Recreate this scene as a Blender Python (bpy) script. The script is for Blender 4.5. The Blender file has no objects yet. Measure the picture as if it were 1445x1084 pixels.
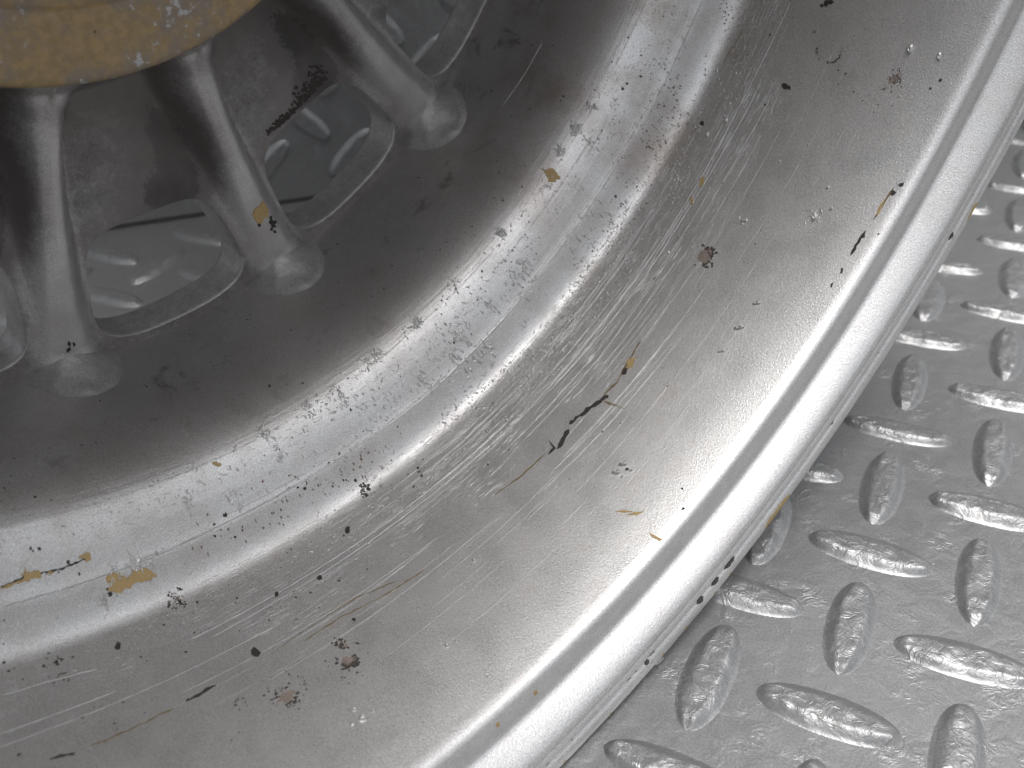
import bpy, bmesh, math, random
from math import sin, cos, pi, radians, exp, sqrt
from mathutils import Vector, Matrix, noise
import numpy as np
random.seed(11)
sc = bpy.context.scene
C = bpy.context.scene.collection
U = 0.0327                      # one tread pitch in metres; plate frame: X, Y along the lugs, Z up

# ---------------------------------------------------------------- camera
cam_d = bpy.data.cameras.new('camera'); cam = bpy.data.objects.new('camera', cam_d); C.objects.link(cam)
cam_d.sensor_width = 36; cam_d.lens = 1332.256 / 1445 * 36
cam_d.clip_start = 0.01; cam_d.clip_end = 100
RX = Vector((0.89981, 0.43244, -0.05779)); RY = Vector((0.21552, -0.55576, -0.80292)); RZ = Vector((-0.37933, 0.71002, -0.59328))
m = Matrix((RX, -RY, -RZ)).transposed().to_4x4(); m.translation = Vector((0.02474, -6.15865, 7.00016)) * U
cam.matrix_world = m
cam_d.dof.use_dof = True; cam_d.dof.focus_distance = 8.3 * U; cam_d.dof.aperture_fstop = 17
sc.camera = cam

# ---------------------------------------------------------------- light
SUN_AZ, SUN_EL = radians(-20), radians(78)
w = bpy.data.worlds.new('World'); sc.world = w; w.use_nodes = True
nt = w.node_tree; bg = nt.nodes['Background']
sky = nt.nodes.new('ShaderNodeTexSky'); sky.sky_type = 'NISHITA'; sky.sun_disc = False
sky.sun_elevation = SUN_EL; sky.sun_rotation = pi / 2 - SUN_AZ
sky.air_density = 1.0; sky.dust_density = 4.0; sky.ozone_density = 1.0
hs = nt.nodes.new('ShaderNodeHueSaturation'); hs.inputs['Saturation'].default_value = 0.22
# overcast: the cloud layer is about three times brighter overhead than at the horizon
tcw = nt.nodes.new('ShaderNodeTexCoord'); spw = nt.nodes.new('ShaderNodeSeparateXYZ'); nt.links.new(tcw.outputs['Generated'], spw.inputs[0])
mrw = nt.nodes.new('ShaderNodeMapRange'); nt.links.new(spw.outputs[2], mrw.inputs[0])
mrw.inputs[1].default_value = 0.0; mrw.inputs[2].default_value = 1.0; mrw.inputs[3].default_value = 0.6; mrw.inputs[4].default_value = 1.6
mxw = nt.nodes.new('ShaderNodeVectorMath'); mxw.operation = 'SCALE'
nt.links.new(sky.outputs[0], hs.inputs['Color']); nt.links.new(hs.outputs[0], mxw.inputs[0]); nt.links.new(mrw.outputs[0], mxw.inputs['Scale']); nt.links.new(mxw.outputs[0], bg.inputs[0])
bg.inputs[1].default_value = 0.14
sd = bpy.data.lights.new('sun', 'SUN'); sun = bpy.data.objects.new('sun', sd); C.objects.link(sun)
sd.energy = 1.7; sd.angle = radians(26); sd.color = (1, 0.972, 0.95)
L = Vector((cos(SUN_AZ) * cos(SUN_EL), sin(SUN_AZ) * cos(SUN_EL), sin(SUN_EL)))
sun.rotation_euler = L.to_track_quat('Z', 'Y').to_euler()
sc.view_settings.view_transform = 'Standard'; sc.view_settings.look = 'None'
sc.view_settings.exposure = 0.08; sc.view_settings.gamma = 1.0

# ---------------------------------------------------------------- helpers
def mesh_obj(name, verts, faces, mat, parent=None, smooth=True, uvs=None, normals=None):
    me = bpy.data.meshes.new(name); me.from_pydata([tuple(v) for v in verts], [], faces); me.materials.append(mat)
    if smooth: me.polygons.foreach_set('use_smooth', [True] * len(me.polygons))
    if uvs is not None:
        l = me.uv_layers.new(name='surf'); idx = np.empty(len(me.loops), dtype=np.int32); me.loops.foreach_get('vertex_index', idx)
        l.data.foreach_set('uv', np.asarray(uvs, dtype=np.float32)[idx].ravel())
    me.update()
    if normals is not None: me.normals_split_custom_set_from_vertices([tuple(n) for n in normals])
    o = bpy.data.objects.new(name, me); C.objects.link(o)
    if parent: o.parent = parent
    return o

class NB:                       # tiny node builder
    def __init__(s, name):
        s.m = bpy.data.materials.new(name); s.m.use_nodes = True; s.t = s.m.node_tree; s.n = s.t.nodes
        s.b = s.n['Principled BSDF']
    def new(s, ty, **kw):
        n = s.n.new(ty)
        for k, v in kw.items():
            if k in ('operation', 'blend_type', 'data_type', 'noise_dimensions', 'attribute_name', 'feature', 'interpolation_type', 'distance', 'clamp'): setattr(n, k, v)
            else: n.inputs[k].default_value = v
        return n
    def l(s, a, b): s.t.links.new(a, b)
    def math(s, op, a, b=None, c=None):
        n = s.n.new('ShaderNodeMath'); n.operation = op
        for i, x in enumerate((a, b, c)):
            if x is None: continue
            if isinstance(x, (int, float)): n.inputs[i].default_value = x
            else: s.l(x, n.inputs[i])
        return n.outputs[0]
    def ramp(s, x, a, b, lo=0., hi=1.):
        n = s.n.new('ShaderNodeMapRange'); n.interpolation_type = 'SMOOTHSTEP'; s.l(x, n.inputs[0])
        n.inputs[1].default_value = a; n.inputs[2].default_value = b; n.inputs[3].default_value = lo; n.inputs[4].default_value = hi
        return n.outputs[0]
    def noise(s, vec, scale, detail=3., rough=.5, dist=0.):
        n = s.n.new('ShaderNodeTexNoise'); n.inputs['Scale'].default_value = scale; n.inputs['Detail'].default_value = detail
        n.inputs['Roughness'].default_value = rough; n.inputs['Distortion'].default_value = dist
        if vec is not None: s.l(vec, n.inputs['Vector'])
        return n.outputs[0]
    def mix(s, f, a, b):
        n = s.n.new('ShaderNodeMix'); n.data_type = 'RGBA'
        if isinstance(f, (int, float)): n.inputs[0].default_value = f
        else: s.l(f, n.inputs[0])
        for i, x in ((6, a), (7, b)):
            if isinstance(x, tuple): n.inputs[i].default_value = (*x, 1)
            else: s.l(x, n.inputs[i])
        return n.outputs[2]
    def bump(s, h, dist, strength=1., normal=None):
        n = s.n.new('ShaderNodeBump'); n.inputs['Strength'].default_value = strength; n.inputs['Distance'].default_value = dist
        s.l(h, n.inputs['Height'])
        if normal is not None: s.l(normal, n.inputs['Normal'])
        return n.outputs[0]

def obj_co(b): return b.new('ShaderNodeTexCoord').outputs['Object']
def world_co(b): return b.new('ShaderNodeNewGeometry').outputs['Position']

SILVER = (0.52, 0.51, 0.50)
def wheel_paint(name, surf=False, grime_shade=False):
    b = NB(name); co = obj_co(b)
    fine = b.noise(co, 900, 2, .7); mid = b.noise(co, 420, 3, .6); big = b.noise(co, 22, 4, .55)
    col = b.mix(b.ramp(fine, .33, .66), (0.47, 0.468, 0.465), (0.80, 0.798, 0.795))
    col = b.mix(b.ramp(big, .45, .8, 0, .35), col, (0.42, 0.385, 0.36))
    h = b.math('ADD', b.math('MULTIPLY', fine, .35), b.math('MULTIPLY', mid, .65))
    nrm = b.bump(h, .00012, .9)
    rough = b.ramp(big, .3, .7, .37, .45)
    if surf:
        uv = b.new('ShaderNodeUVMap').outputs[0]; sp = b.new('ShaderNodeSeparateXYZ'); b.l(uv, sp.inputs[0])
        x, y = sp.outputs[0], sp.outputs[1]           # x: run of the arc, y: depth into the barrel (both in wheel radii)
        cv = b.new('ShaderNodeCombineXYZ'); b.l(b.math('MULTIPLY', x, .05), cv.inputs[0]); b.l(y, cv.inputs[1]); str_co = cv.outputs[0]
        # fine lathe and tyre-iron lines along the arc
        lines = b.noise(str_co, 620, 3, .6); patch = b.noise(uv, 9, 3, .6)
        band = b.math('MULTIPLY', b.ramp(y, .235, .30), b.ramp(y, .41, .385))
        amp = b.math('MULTIPLY', band, b.ramp(patch, .42, .62))
        ridge = b.math('MULTIPLY', b.ramp(lines, .56, .70), amp)
        cv2 = b.new('ShaderNodeCombineXYZ'); b.l(b.math('MULTIPLY', x, .35), cv2.inputs[0]); b.l(y, cv2.inputs[1])
        pim = b.noise(cv2.outputs[0], 430, 3, .6, .25)
        band2 = b.math('MULTIPLY', b.ramp(y, .27, .34), b.ramp(y, .50, .465))
        pimm = b.math('MULTIPLY', b.ramp(pim, .60, .72), b.math('MULTIPLY', band2, b.ramp(b.noise(uv, 14, 2, .5), .44, .60)))
        lathe = b.math('MULTIPLY', b.noise(str_co, 170, 2, .5), b.math('MULTIPLY', b.ramp(y, .40, .42), b.ramp(y, .52, .47)))
        hh = b.math('ADD', b.math('MULTIPLY', ridge, .30), b.math('ADD', b.math('MULTIPLY', pimm, .5), b.math('MULTIPLY', lathe, .5)))
        nrm = b.bump(hh, .00022, 1., nrm)
        # brown dust and painted depth shade in the deep half, darker blotches beside the step
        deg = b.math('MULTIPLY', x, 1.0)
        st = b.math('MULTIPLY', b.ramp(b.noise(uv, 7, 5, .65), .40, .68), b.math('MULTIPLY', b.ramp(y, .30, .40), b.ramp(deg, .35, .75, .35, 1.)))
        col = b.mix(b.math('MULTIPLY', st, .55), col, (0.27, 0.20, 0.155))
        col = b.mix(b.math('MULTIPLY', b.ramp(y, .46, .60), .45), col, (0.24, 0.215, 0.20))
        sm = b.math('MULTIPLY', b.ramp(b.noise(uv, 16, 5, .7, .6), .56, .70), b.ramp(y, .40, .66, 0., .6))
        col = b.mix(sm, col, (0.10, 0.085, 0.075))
    if grime_shade:
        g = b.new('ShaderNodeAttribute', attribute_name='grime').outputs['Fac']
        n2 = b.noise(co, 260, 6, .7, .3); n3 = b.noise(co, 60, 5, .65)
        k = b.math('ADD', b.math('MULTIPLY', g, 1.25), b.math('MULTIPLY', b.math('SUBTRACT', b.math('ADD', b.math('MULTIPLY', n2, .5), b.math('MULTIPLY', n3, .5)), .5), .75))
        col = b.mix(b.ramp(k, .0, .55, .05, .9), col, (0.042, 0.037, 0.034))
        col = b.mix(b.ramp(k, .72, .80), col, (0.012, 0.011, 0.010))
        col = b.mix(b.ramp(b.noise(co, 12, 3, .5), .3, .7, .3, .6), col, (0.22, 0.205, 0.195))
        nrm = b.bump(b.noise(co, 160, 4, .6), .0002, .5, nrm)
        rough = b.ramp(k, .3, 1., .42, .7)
    b.l(col, b.b.inputs['Base Color']); b.b.inputs['Metallic'].default_value = .55 if grime_shade else .82
    if isinstance(rough, float): b.b.inputs['Roughness'].default_value = rough
    else: b.l(rough, b.b.inputs['Roughness'])
    b.l(nrm, b.b.inputs['Normal'])
    return b.m
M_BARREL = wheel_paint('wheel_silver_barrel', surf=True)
M_WEB = wheel_paint('wheel_silver_web', grime_shade=True)
M_SIL = wheel_paint('wheel_silver')

def simple(name, col, rough, metal=0., nsc=900, var=.25, bd=.00008, col2=None):
    b = NB(name); co = obj_co(b); n = b.noise(co, nsc, 4, .6)
    c2 = col2 or tuple(c * (1 - var) for c in col)
    b.l(b.mix(b.ramp(n, .35, .65), c2, col), b.b.inputs['Base Color'])
    b.b.inputs['Roughness'].default_value = rough; b.b.inputs['Metallic'].default_value = metal
    b.l(b.bump(n, bd, .6), b.b.inputs['Normal']); return b.m
M_TAN = simple('tan_primer', (0.40, 0.285, 0.125), .6)
M_BLACK = simple('black_grime', (0.03, 0.026, 0.022), .75, nsc=2000)
M_BROWN = simple('brown_residue', (0.20, 0.15, 0.08), .6, nsc=2500, var=.5)
M_SOOT = simple('dark_speck', (0.06, 0.05, 0.043), .6, nsc=2500, var=.4)
M_RUST = simple('rusty_speck', (0.20, 0.13, 0.085), .6, nsc=2500, var=.4)
M_SMUDGE = simple('smudge', (0.34, 0.28, 0.245), .5, .3, nsc=700, var=.55)
M_SCR = simple('raised_silver_paint', (0.54, 0.535, 0.53), .36, .82, nsc=900, var=.25)

def floor_paint():
    b = NB('silver_floor_paint'); co = world_co(b)
    fine = b.noise(co, 1700, 2, .6); lump = b.noise(co, 150, 4, .6, .6); wr = b.noise(co, 210, 4, .55, 1.2); big = b.noise(co, 14, 3, .5)
    col = b.mix(b.ramp(fine, .35, .65), (0.26, 0.263, 0.265), (0.345, 0.349, 0.352))
    col = b.mix(b.ramp(big, .4, .7, 0, .25), col, (0.26, 0.26, 0.255))
    ridg = b.math('SUBTRACT', 1., b.math('MULTIPLY', b.math('ABSOLUTE', b.math('SUBTRACT', wr, .5)), 9.))
    ridg = b.math('MAXIMUM', ridg, 0.)
    msk = b.ramp(b.noise(co, 70, 3, .55), .50, .66)
    at = b.new('ShaderNodeAttribute', attribute_name='lug').outputs['Fac']
    msk = b.math('MAXIMUM', b.math('MULTIPLY', msk, .8), b.math('MULTIPLY', at, .6))
    hgt = b.math('ADD', b.math('MULTIPLY', lump, .75), b.math('MULTIPLY', b.math('MULTIPLY', ridg, msk), .40))
    n = b.bump(hgt, .00055, .8); n = b.bump(fine, .00004, .7, n)
    b.l(col, b.b.inputs['Base Color']); b.b.inputs['Metallic'].default_value = .62
    b.l(b.ramp(lump, .3, .7, .36, .46), b.b.inputs['Roughness']); b.l(n, b.b.inputs['Normal']); return b.m
M_FLOOR = floor_paint()

# ---------------------------------------------------------------- tread plate floor and upright tread panel
def grid_plane(n, size, f):
    vs = []; fs = []
    for j in range(n + 1):
        for i in range(n + 1): vs.append(f((i / n - .5) * size, (j / n - .5) * size))
    for j in range(n):
        for i in range(n): a = j * (n + 1) + i; fs.append((a, a + 1, a + n + 2, a + n + 1))
    return vs, fs
SX, SY, EX, EY = -11.7505, 4.5337, 0.78191, 0.62340     # foot of the upright panel: a point and its direction
def plate_corner(u, d): return (SX + EX * u + EY * d, SY + EY * u - EX * d)     # d: distance in front of the panel
vs = []
for z in (0., -.12):
    for u, d in ((-16, 0), (22, 0), (22, 15.2), (-16, 15.2)):
        x, y = plate_corner(u, d); vs.append((x * U, y * U, z * U))
floor = mesh_obj('tread_plate_floor', vs, [(3, 2, 1, 0), (4, 5, 6, 7), (0, 1, 5, 4), (1, 2, 6, 5), (2, 3, 7, 6), (3, 0, 4, 7)], M_FLOOR, smooth=False)
floor['kind'] = 'structure'
ab = NB('asphalt'); an = ab.noise(world_co(ab), 120, 5, .7)  # dark sheet added out of view below the plate, dims rim reflections
ab.l(ab.mix(ab.ramp(an, .3, .7), (0.03, 0.03, 0.03), (0.07, 0.068, 0.065)), ab.b.inputs['Base Color']); ab.b.inputs['Roughness'].default_value = .9; ab.l(ab.bump(an, .004), ab.b.inputs['Normal'])
gr_ = mesh_obj('ground', [(-60, -60, -.62), (60, -60, -.62), (60, 60, -.62), (-60, 60, -.62)], [(0, 1, 2, 3)], ab.m, smooth=False); gr_['kind'] = 'structure'

def lug_mesh(seed, LL=.585, WW=.185, HH=.075):
    nx, ny = 40, 20; vs = []; at = []
    for i in range(nx + 1):
        tx = -1 + 2 * i / nx
        # half-width of the lens outline at this station
        w_ = WW * max(0., 1 - abs(tx) ** 2.3) ** .54 + .003
        for j in range(ny + 1):
            ty = -1 + 2 * j / ny
            e = 1 - max(abs(ty), 0) ; ex = 1 - abs(tx)
            t = min(1, e / .62); t = t * t * (3 - 2 * t); t2 = min(1, ex / .17); t2 = t2 * t2 * (3 - 2 * t2)
            x, y = tx * LL, ty * w_ * 1.12
            h = HH * (t ** .85) * t2 * (.86 + .14 * (1 - tx * tx))
            q = Vector((x * 5 + seed * 13.1, y * 5, seed * 3.7))
            k = t * t2
            h += k * (noise.noise(q) * .012 + noise.noise(q * 2.5) * .010 + noise.noise(q * 5) * .004)
            y += k * .02 * noise.noise(q * 1.3 + Vector((9, 9, 9)))
            vs.append(((x) * U, y * U, (h - .0008) * U)); at.append(k)
    fs = []
    for i in range(nx):
        for j in range(ny):
            a = i * (ny + 1) + j; fs.append((a, a + ny + 1, a + ny + 2, a + 1))
    me = bpy.data.meshes.new('tread_lug'); me.from_pydata(vs, [], fs); me.materials.append(M_FLOOR)
    me.polygons.foreach_set('use_smooth', [True] * len(fs))
    a_ = me.attributes.new('lug', 'FLOAT', 'POINT'); a_.data.foreach_set('value', at); me.update(); return me
LUGS = [lug_mesh(k) for k in range(8)]
# visible window of the lattice: nearest first, at most 290 single lugs
cand = []
for a in range(-26, 16):
    for b_ in range(-18, 30):
        d = -(-(EY) * (a - SX) + EX * (b_ - SY)); u = (a - SX) * EX + (b_ - SY) * EY
        if d < .75 or d > 14.5 or u < -15.3 or u > 21.3: continue
        p = Vector((a, b_, 0)); v = p - Vector((0.02474, -6.15865, 7.00016)); z = v.dot(RZ)
        key = 99
        if z > 0:
            px, py = 722 + 1332 * v.dot(RX) / z, 542 + 1332 * v.dot(RY) / z
            key = max(abs(px - 722) / 900, abs(py - 542) / 760)
        cand.append((key, a, b_))
cand.sort()
def put_lug(a, b_, k):
    o = bpy.data.objects.new('tread_lug', LUGS[k % 8]); C.objects.link(o); o.parent = floor
    ang = (0 if (a + b_) % 2 else pi / 2) + random.gauss(0, .02) + (pi if random.random() < .5 else 0)
    # the pressed lattice is not quite regular
    dx, dy = random.gauss(0, .012), random.gauss(0, .012)
    o.location = ((a + dx) * U, (b_ + dy) * U, 0); o.rotation_euler = (0, 0, ang)
    o.scale = (random.uniform(.97, 1.04), random.uniform(.92, 1.06), random.uniform(.85, 1.1))
for i, (k, a, b_) in enumerate(cand[:230]): put_lug(a, b_, i * 5 + random.randrange(8))
bv, bf = [], []; src = LUGS[0]
lowv = []; nx, ny = 10, 6
for (k, a, b_) in cand[230:]:
    ang = 0 if (a + b_) % 2 else pi / 2; base = len(bv)
    for i in range(nx + 1):
        for j in range(ny + 1):
            vco = src.vertices[round(i * 40 / nx) * 21 + round(j * 20 / ny)].co
            bv.append((a * U + vco.x * cos(ang) - vco.y * sin(ang), b_ * U + vco.x * sin(ang) + vco.y * cos(ang), vco.z))
    for i in range(nx):
        for j in range(ny): q = base + i * (ny + 1) + j; bf.append((q, q + ny + 1, q + ny + 2, q + 1))
far = mesh_obj('tread_lugs', bv, bf, M_FLOOR, floor); far['kind'] = 'stuff'

PH = 34.0                       # upright panel height, raised out of view to block more sky
pan = bpy.data.objects.new('tread_panel', None); C.objects.link(pan)
pan.matrix_world = Matrix(((EX, 0, EY, SX * U), (EY, 0, -EX, SY * U), (0, 1, 0, 0), (0, 0, 0, 1)))   # local x along the seam, y up, z facing the wheel
pan['label'] = 'upright grey diamond tread panel behind the wheel, seen through its openings'; pan['category'] = 'panel'
vs = [(x * U, y * U, z * U) for z in (.0, -.12) for x, y in ((-16, .06), (22, .06), (22, PH), (-16, PH))]
mesh_obj('sheet', vs, [(0, 1, 2, 3), (7, 6, 5, 4), (4, 5, 1, 0), (5, 6, 2, 1), (6, 7, 3, 2), (7, 4, 0, 3)], M_FLOOR, pan, smooth=False)
# ragged dark joint with a bead of old paint along the foot of the panel
# unseen overhang added above the panel to shade the floor behind the wheel
LZ, LD = 17.0, 5.2
vs = [(x * U, y * U, z * U) for y in (LZ, LZ + .3) for x, z in ((-16, .002), (22, .002), (22, LD), (-16, LD))]
mesh_obj('ledge', vs, [(0, 1, 2, 3), (7, 6, 5, 4), (0, 4, 5, 1), (1, 5, 6, 2), (2, 6, 7, 3), (3, 7, 4, 0)], M_FLOOR, pan, smooth=False)
jv, jf = [], []
N = 260
for i in range(N + 1):
    x = -16 + 38 * i / N
    h = .055 + .02 * noise.noise(Vector((x * 3, 0, 0))); dd = .05 + .03 * noise.noise(Vector((x * 4, 5, 0)))
    jv += [(x * U, -.01 * U, dd * U), (x * U, .02 * U, dd * .7 * U), (x * U, h * U, .012 * U), (x * U, h * U, -.05 * U)]
for i in range(N):
    for k in range(3): a = i * 4 + k; jf.append((a, a + 4, a + 5, a + 1))
jo = mesh_obj('joint', jv, jf, M_BLACK, pan); jo['label'] = 'dark ragged joint where panel meets floor'
n_ = 0
for i in range(-30, 40):
    for j in range(-30, 40):
        u = 2.92 + .72 * i - .68 * j; z = .72 + .70 * i + .70 * j
        if not (-3 < u < 12 and .45 < z < 13): continue
        o = bpy.data.objects.new('tread_lug', LUGS[(i * 3 + j * 5) % 8]); C.objects.link(o); o.parent = pan
        o.location = (u * U, z * U, 0); o.rotation_euler = (0, 0, radians(43) + (pi / 2 if (i + j) % 2 else 0)); o.scale = (.95, .95, .9); n_ += 1

# ---------------------------------------------------------------- the wheel (unit: wheel radius; local x right, y up, z = axle towards the viewer)
RW = 7.18256 * U
N3 = Vector((0.945167, -0.311808, -0.097139)); ctr = Vector((-1.142432, -2.497966, 7.208592)) * U
up = Vector((0, 0, 1)); B3 = (up - N3 * up.dot(N3)).normalized(); A3 = B3.cross(N3)
wheel = bpy.data.objects.new('alloy_wheel', None); C.objects.link(wheel)
mw = Matrix((A3 * RW, B3 * RW, N3 * RW)).transposed().to_4x4(); mw.translation = ctr - B3 * RW; wheel.matrix_world = mw
wheel['label'] = 'scuffed silver alloy wheel without tyre, seen from behind, standing on tread plate'
wheel['category'] = 'wheel'
def pt(r, th, s): return (r * sin(th), 1 - r * cos(th), s)     # th from straight down

PROF = [(-0.012,1.0008),(-0.004,1.0015),(0,0.9995),(0.0018,0.995),(0.0022,0.988),(0.0015,0.981),(-0.001,0.9765),(-0.0062,0.9742),(-0.0065,0.9728),(-0.003,0.9705),(-0.0018,0.9672),(-0.0022,0.9635),(-0.005,0.9605),(-0.0062,0.959),(-0.0064,0.9575),(-0.0052,0.9555),(-0.0056,0.9525),(-0.0095,0.948),(-0.015,0.944),(-0.021,0.9405),(-0.027,0.9375),(-0.033,0.9345),(-0.0385,0.932),(-0.0425,0.93),(-0.0445,0.9275),(-0.0452,0.924),(-0.0452,0.919),(-0.0452,0.913),(-0.0455,0.907),(-0.0463,0.901),(-0.0478,0.8955),(-0.051,0.892),(-0.055,0.8898),(-0.06,0.8885),(-0.067,0.8879),(-0.078,0.8875),(-0.088,0.8868),(-0.11,0.8862),(-0.15,0.8858),(-0.2,0.8855),(-0.25,0.8858),(-0.29,0.8864),(-0.325,0.887),(-0.345,0.8876),(-0.365,0.888),(-0.378,0.8872),(-0.387,0.8848),(-0.395,0.88),(-0.402,0.872),(-0.408,0.8622),(-0.4125,0.853),(-0.4155,0.846),(-0.4165,0.8445),(-0.418,0.8415),(-0.42,0.8398),(-0.428,0.828),(-0.436,0.816),(-0.444,0.806),(-0.452,0.7975),(-0.46,0.7905),(-0.465,0.7868),(-0.4665,0.7858),(-0.474,0.782),(-0.484,0.778),(-0.496,0.7745),(-0.51,0.7716),(-0.528,0.7692),(-0.55,0.7675),(-0.58,0.7663),(-0.62,0.7655),(-0.68,0.765),(-0.72,0.765),(-0.768,0.7655)]
ps = [p[0] for p in PROF]; pr = [p[1] for p in PROF]
def prof_r(s):                   # radius of the inside wall at depth s (valid below the groove)
    for i in range(27, len(PROF) - 1):
        if PROF[i + 1][0] <= s <= PROF[i][0]:
            k = (s - PROF[i][0]) / (PROF[i + 1][0] - PROF[i][0]); return PROF[i][1] + (PROF[i + 1][1] - PROF[i][1]) * k
    return PROF[27][1] if s > PROF[27][0] else PROF[-1][1]
def prof_slope(s): d = .004; return (prof_r(s + d) - prof_r(s - d)) / (2 * d)
def surf(thd, s, h=0.):          # point on the inside wall, h proud of it
    r = prof_r(s); k = prof_slope(s); nl = sqrt(1 + k * k)
    return pt(r - h / nl, radians(thd), s + h * k / nl)

# profile: inside wall, front face and rim, tyre side with bead seats and drop centre
closed = PROF + [(-.775, .768), (-.779, .775), (-.780, .82), (-.783, .90), (-.79, .945), (-.805, .962), (-.83, .972), (-.848, .982), (-.855, .992), (-.853, .9995), (-.845, 1.001), (-.832, .998),
    (-.824, .985), (-.82, .955), (-.812, .925), (-.80, .912), (-.77, .908), (-.70, .902), (-.66, .898), (-.64, .885), (-.61, .83), (-.58, .800), (-.50, .795), (-.47, .80), (-.45, .825), (-.43, .865), (-.41, .885), (-.37, .898), (-.30, .903), (-.16, .907),
    (-.10, .910), (-.07, .913), (-.05, .925), (-.038, .95), (-.030, .975), (-.024, .99), (-.018, .998)]
NS = 900
vs, fs, uv = [], [], []
np_ = len(closed); ln = 0; lens = []
for i, (s, r) in enumerate(closed):
    if i: ln += math.hypot(s - closed[i - 1][0], r - closed[i - 1][1])
    lens.append(ln)
for j in range(NS):
    th = 2 * pi * j / NS - pi
    for i, (s, r) in enumerate(closed):
        k = 1.
        rr = r + (.0006 * noise.noise(Vector((th * 30, s * 40, 0))) if i < 12 else 0)
        vs.append(pt(rr, th, s)); uv.append((th * .86, -s))
for j in range(NS):
    j2 = (j + 1) % NS
    for i in range(np_):
        i2 = (i + 1) % np_; fs.append((j * np_ + i, j * np_ + i2, j2 * np_ + i2, j2 * np_ + i))
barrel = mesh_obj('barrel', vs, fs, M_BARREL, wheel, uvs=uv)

# ---- web with fifteen spokes, one 24 degree sector (centred on a window) repeated
def lerp(tab, x):
    if x <= tab[0][0]: return tab[0][1]
    for (a, p), (b_, q) in zip(tab, tab[1:]):
        if x <= b_:
            k = (x - a) / (b_ - a); k2 = k * k * (3 - 2 * k) * .5 + k * .5; return p + (q - p) * k2
    return tab[-1][1]
WEB = [(.395, -.662), (.402, -.668), (.410, -.700), (.422, -.732), (.445, -.755), (.50, -.766), (.56, -.757), (.615, -.739), (.70, -.718), (.757, -.709), (.78, -.706)]
CREST = [(.395, -.655), (.42, -.676), (.46, -.690), (.55, -.700), (.65, -.702), (.70, -.699), (.735, -.693), (.755, -.686), (.78, -.676)]
HW = [(.395, .085), (.41, .060), (.44, .043), (.50, .036), (.60, .033), (.68, .034), (.72, .038), (.75, .044), (.78, .052)]
def sback(r, dth):               # dth: radians from the nearest spoke
    w0 = lerp(WEB, r); c = lerp(CREST, r); hw = lerp(HW, r); t = abs(dth) * r / hw
    return w0 + (c - w0) * exp(-(t / .80) ** 3.4)
RI, RO = .395, .772; WR0, WR1 = .612, .757; TH2 = radians(12)
rc = .684
def win_pt(a):                   # rounded window outline, a = direction in a stretched frame
    hr = (WR1 - WR0) / 2; ca, sa = cos(a), sin(a); n = 3.6
    k = (abs(ca) ** n + abs(sa) ** n) ** (-1 / n)
    r = (WR0 + WR1) / 2 + hr * k * sa
    hwid = radians(8.15 + 1.0 * (r - WR0) / (WR1 - WR0))
    return hwid * k * ca, r
def rect_pt(a):
    ca, sa = cos(a), sin(a); k = 1 / max(abs(ca), abs(sa))
    x, y = k * ca, k * sa
    return TH2 * x, (rc + (RO - rc) * y) if y > 0 else (rc + (rc - RI) * y)
NA, NR = 192, 40
def sector():
    V, NRM, UVW, G = [], [], [], []
    for q in range(NR + 1):
        k = (q / NR) ** 1.15
        for i in range(NA):
            a = 2 * pi * (i + .0) / NA + pi / 4
            a0, a1 = win_pt(a), rect_pt(a)
            V.append((a0[0] + (a1[0] - a0[0]) * k, a0[1] + (a1[1] - a0[1]) * k))
    return V
SEC = sector()
def dsp(th): return TH2 - abs(th)
def grime_shade_at(r, th):
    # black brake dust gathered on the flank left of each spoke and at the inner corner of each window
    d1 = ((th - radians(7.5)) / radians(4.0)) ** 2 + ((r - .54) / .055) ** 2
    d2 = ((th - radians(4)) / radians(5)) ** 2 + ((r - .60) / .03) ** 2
    sp_ = max(0., (dsp(th) * r - .018) / .03); pocket_shade = min(1., sp_)  # pockets between the spokes painted darker, recess shade put into colour
    return .34 * pocket_shade + .50 * exp(-d1) + .40 * exp(-d2) + .18 * exp(-((r - .43) / .05) ** 2)
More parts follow.
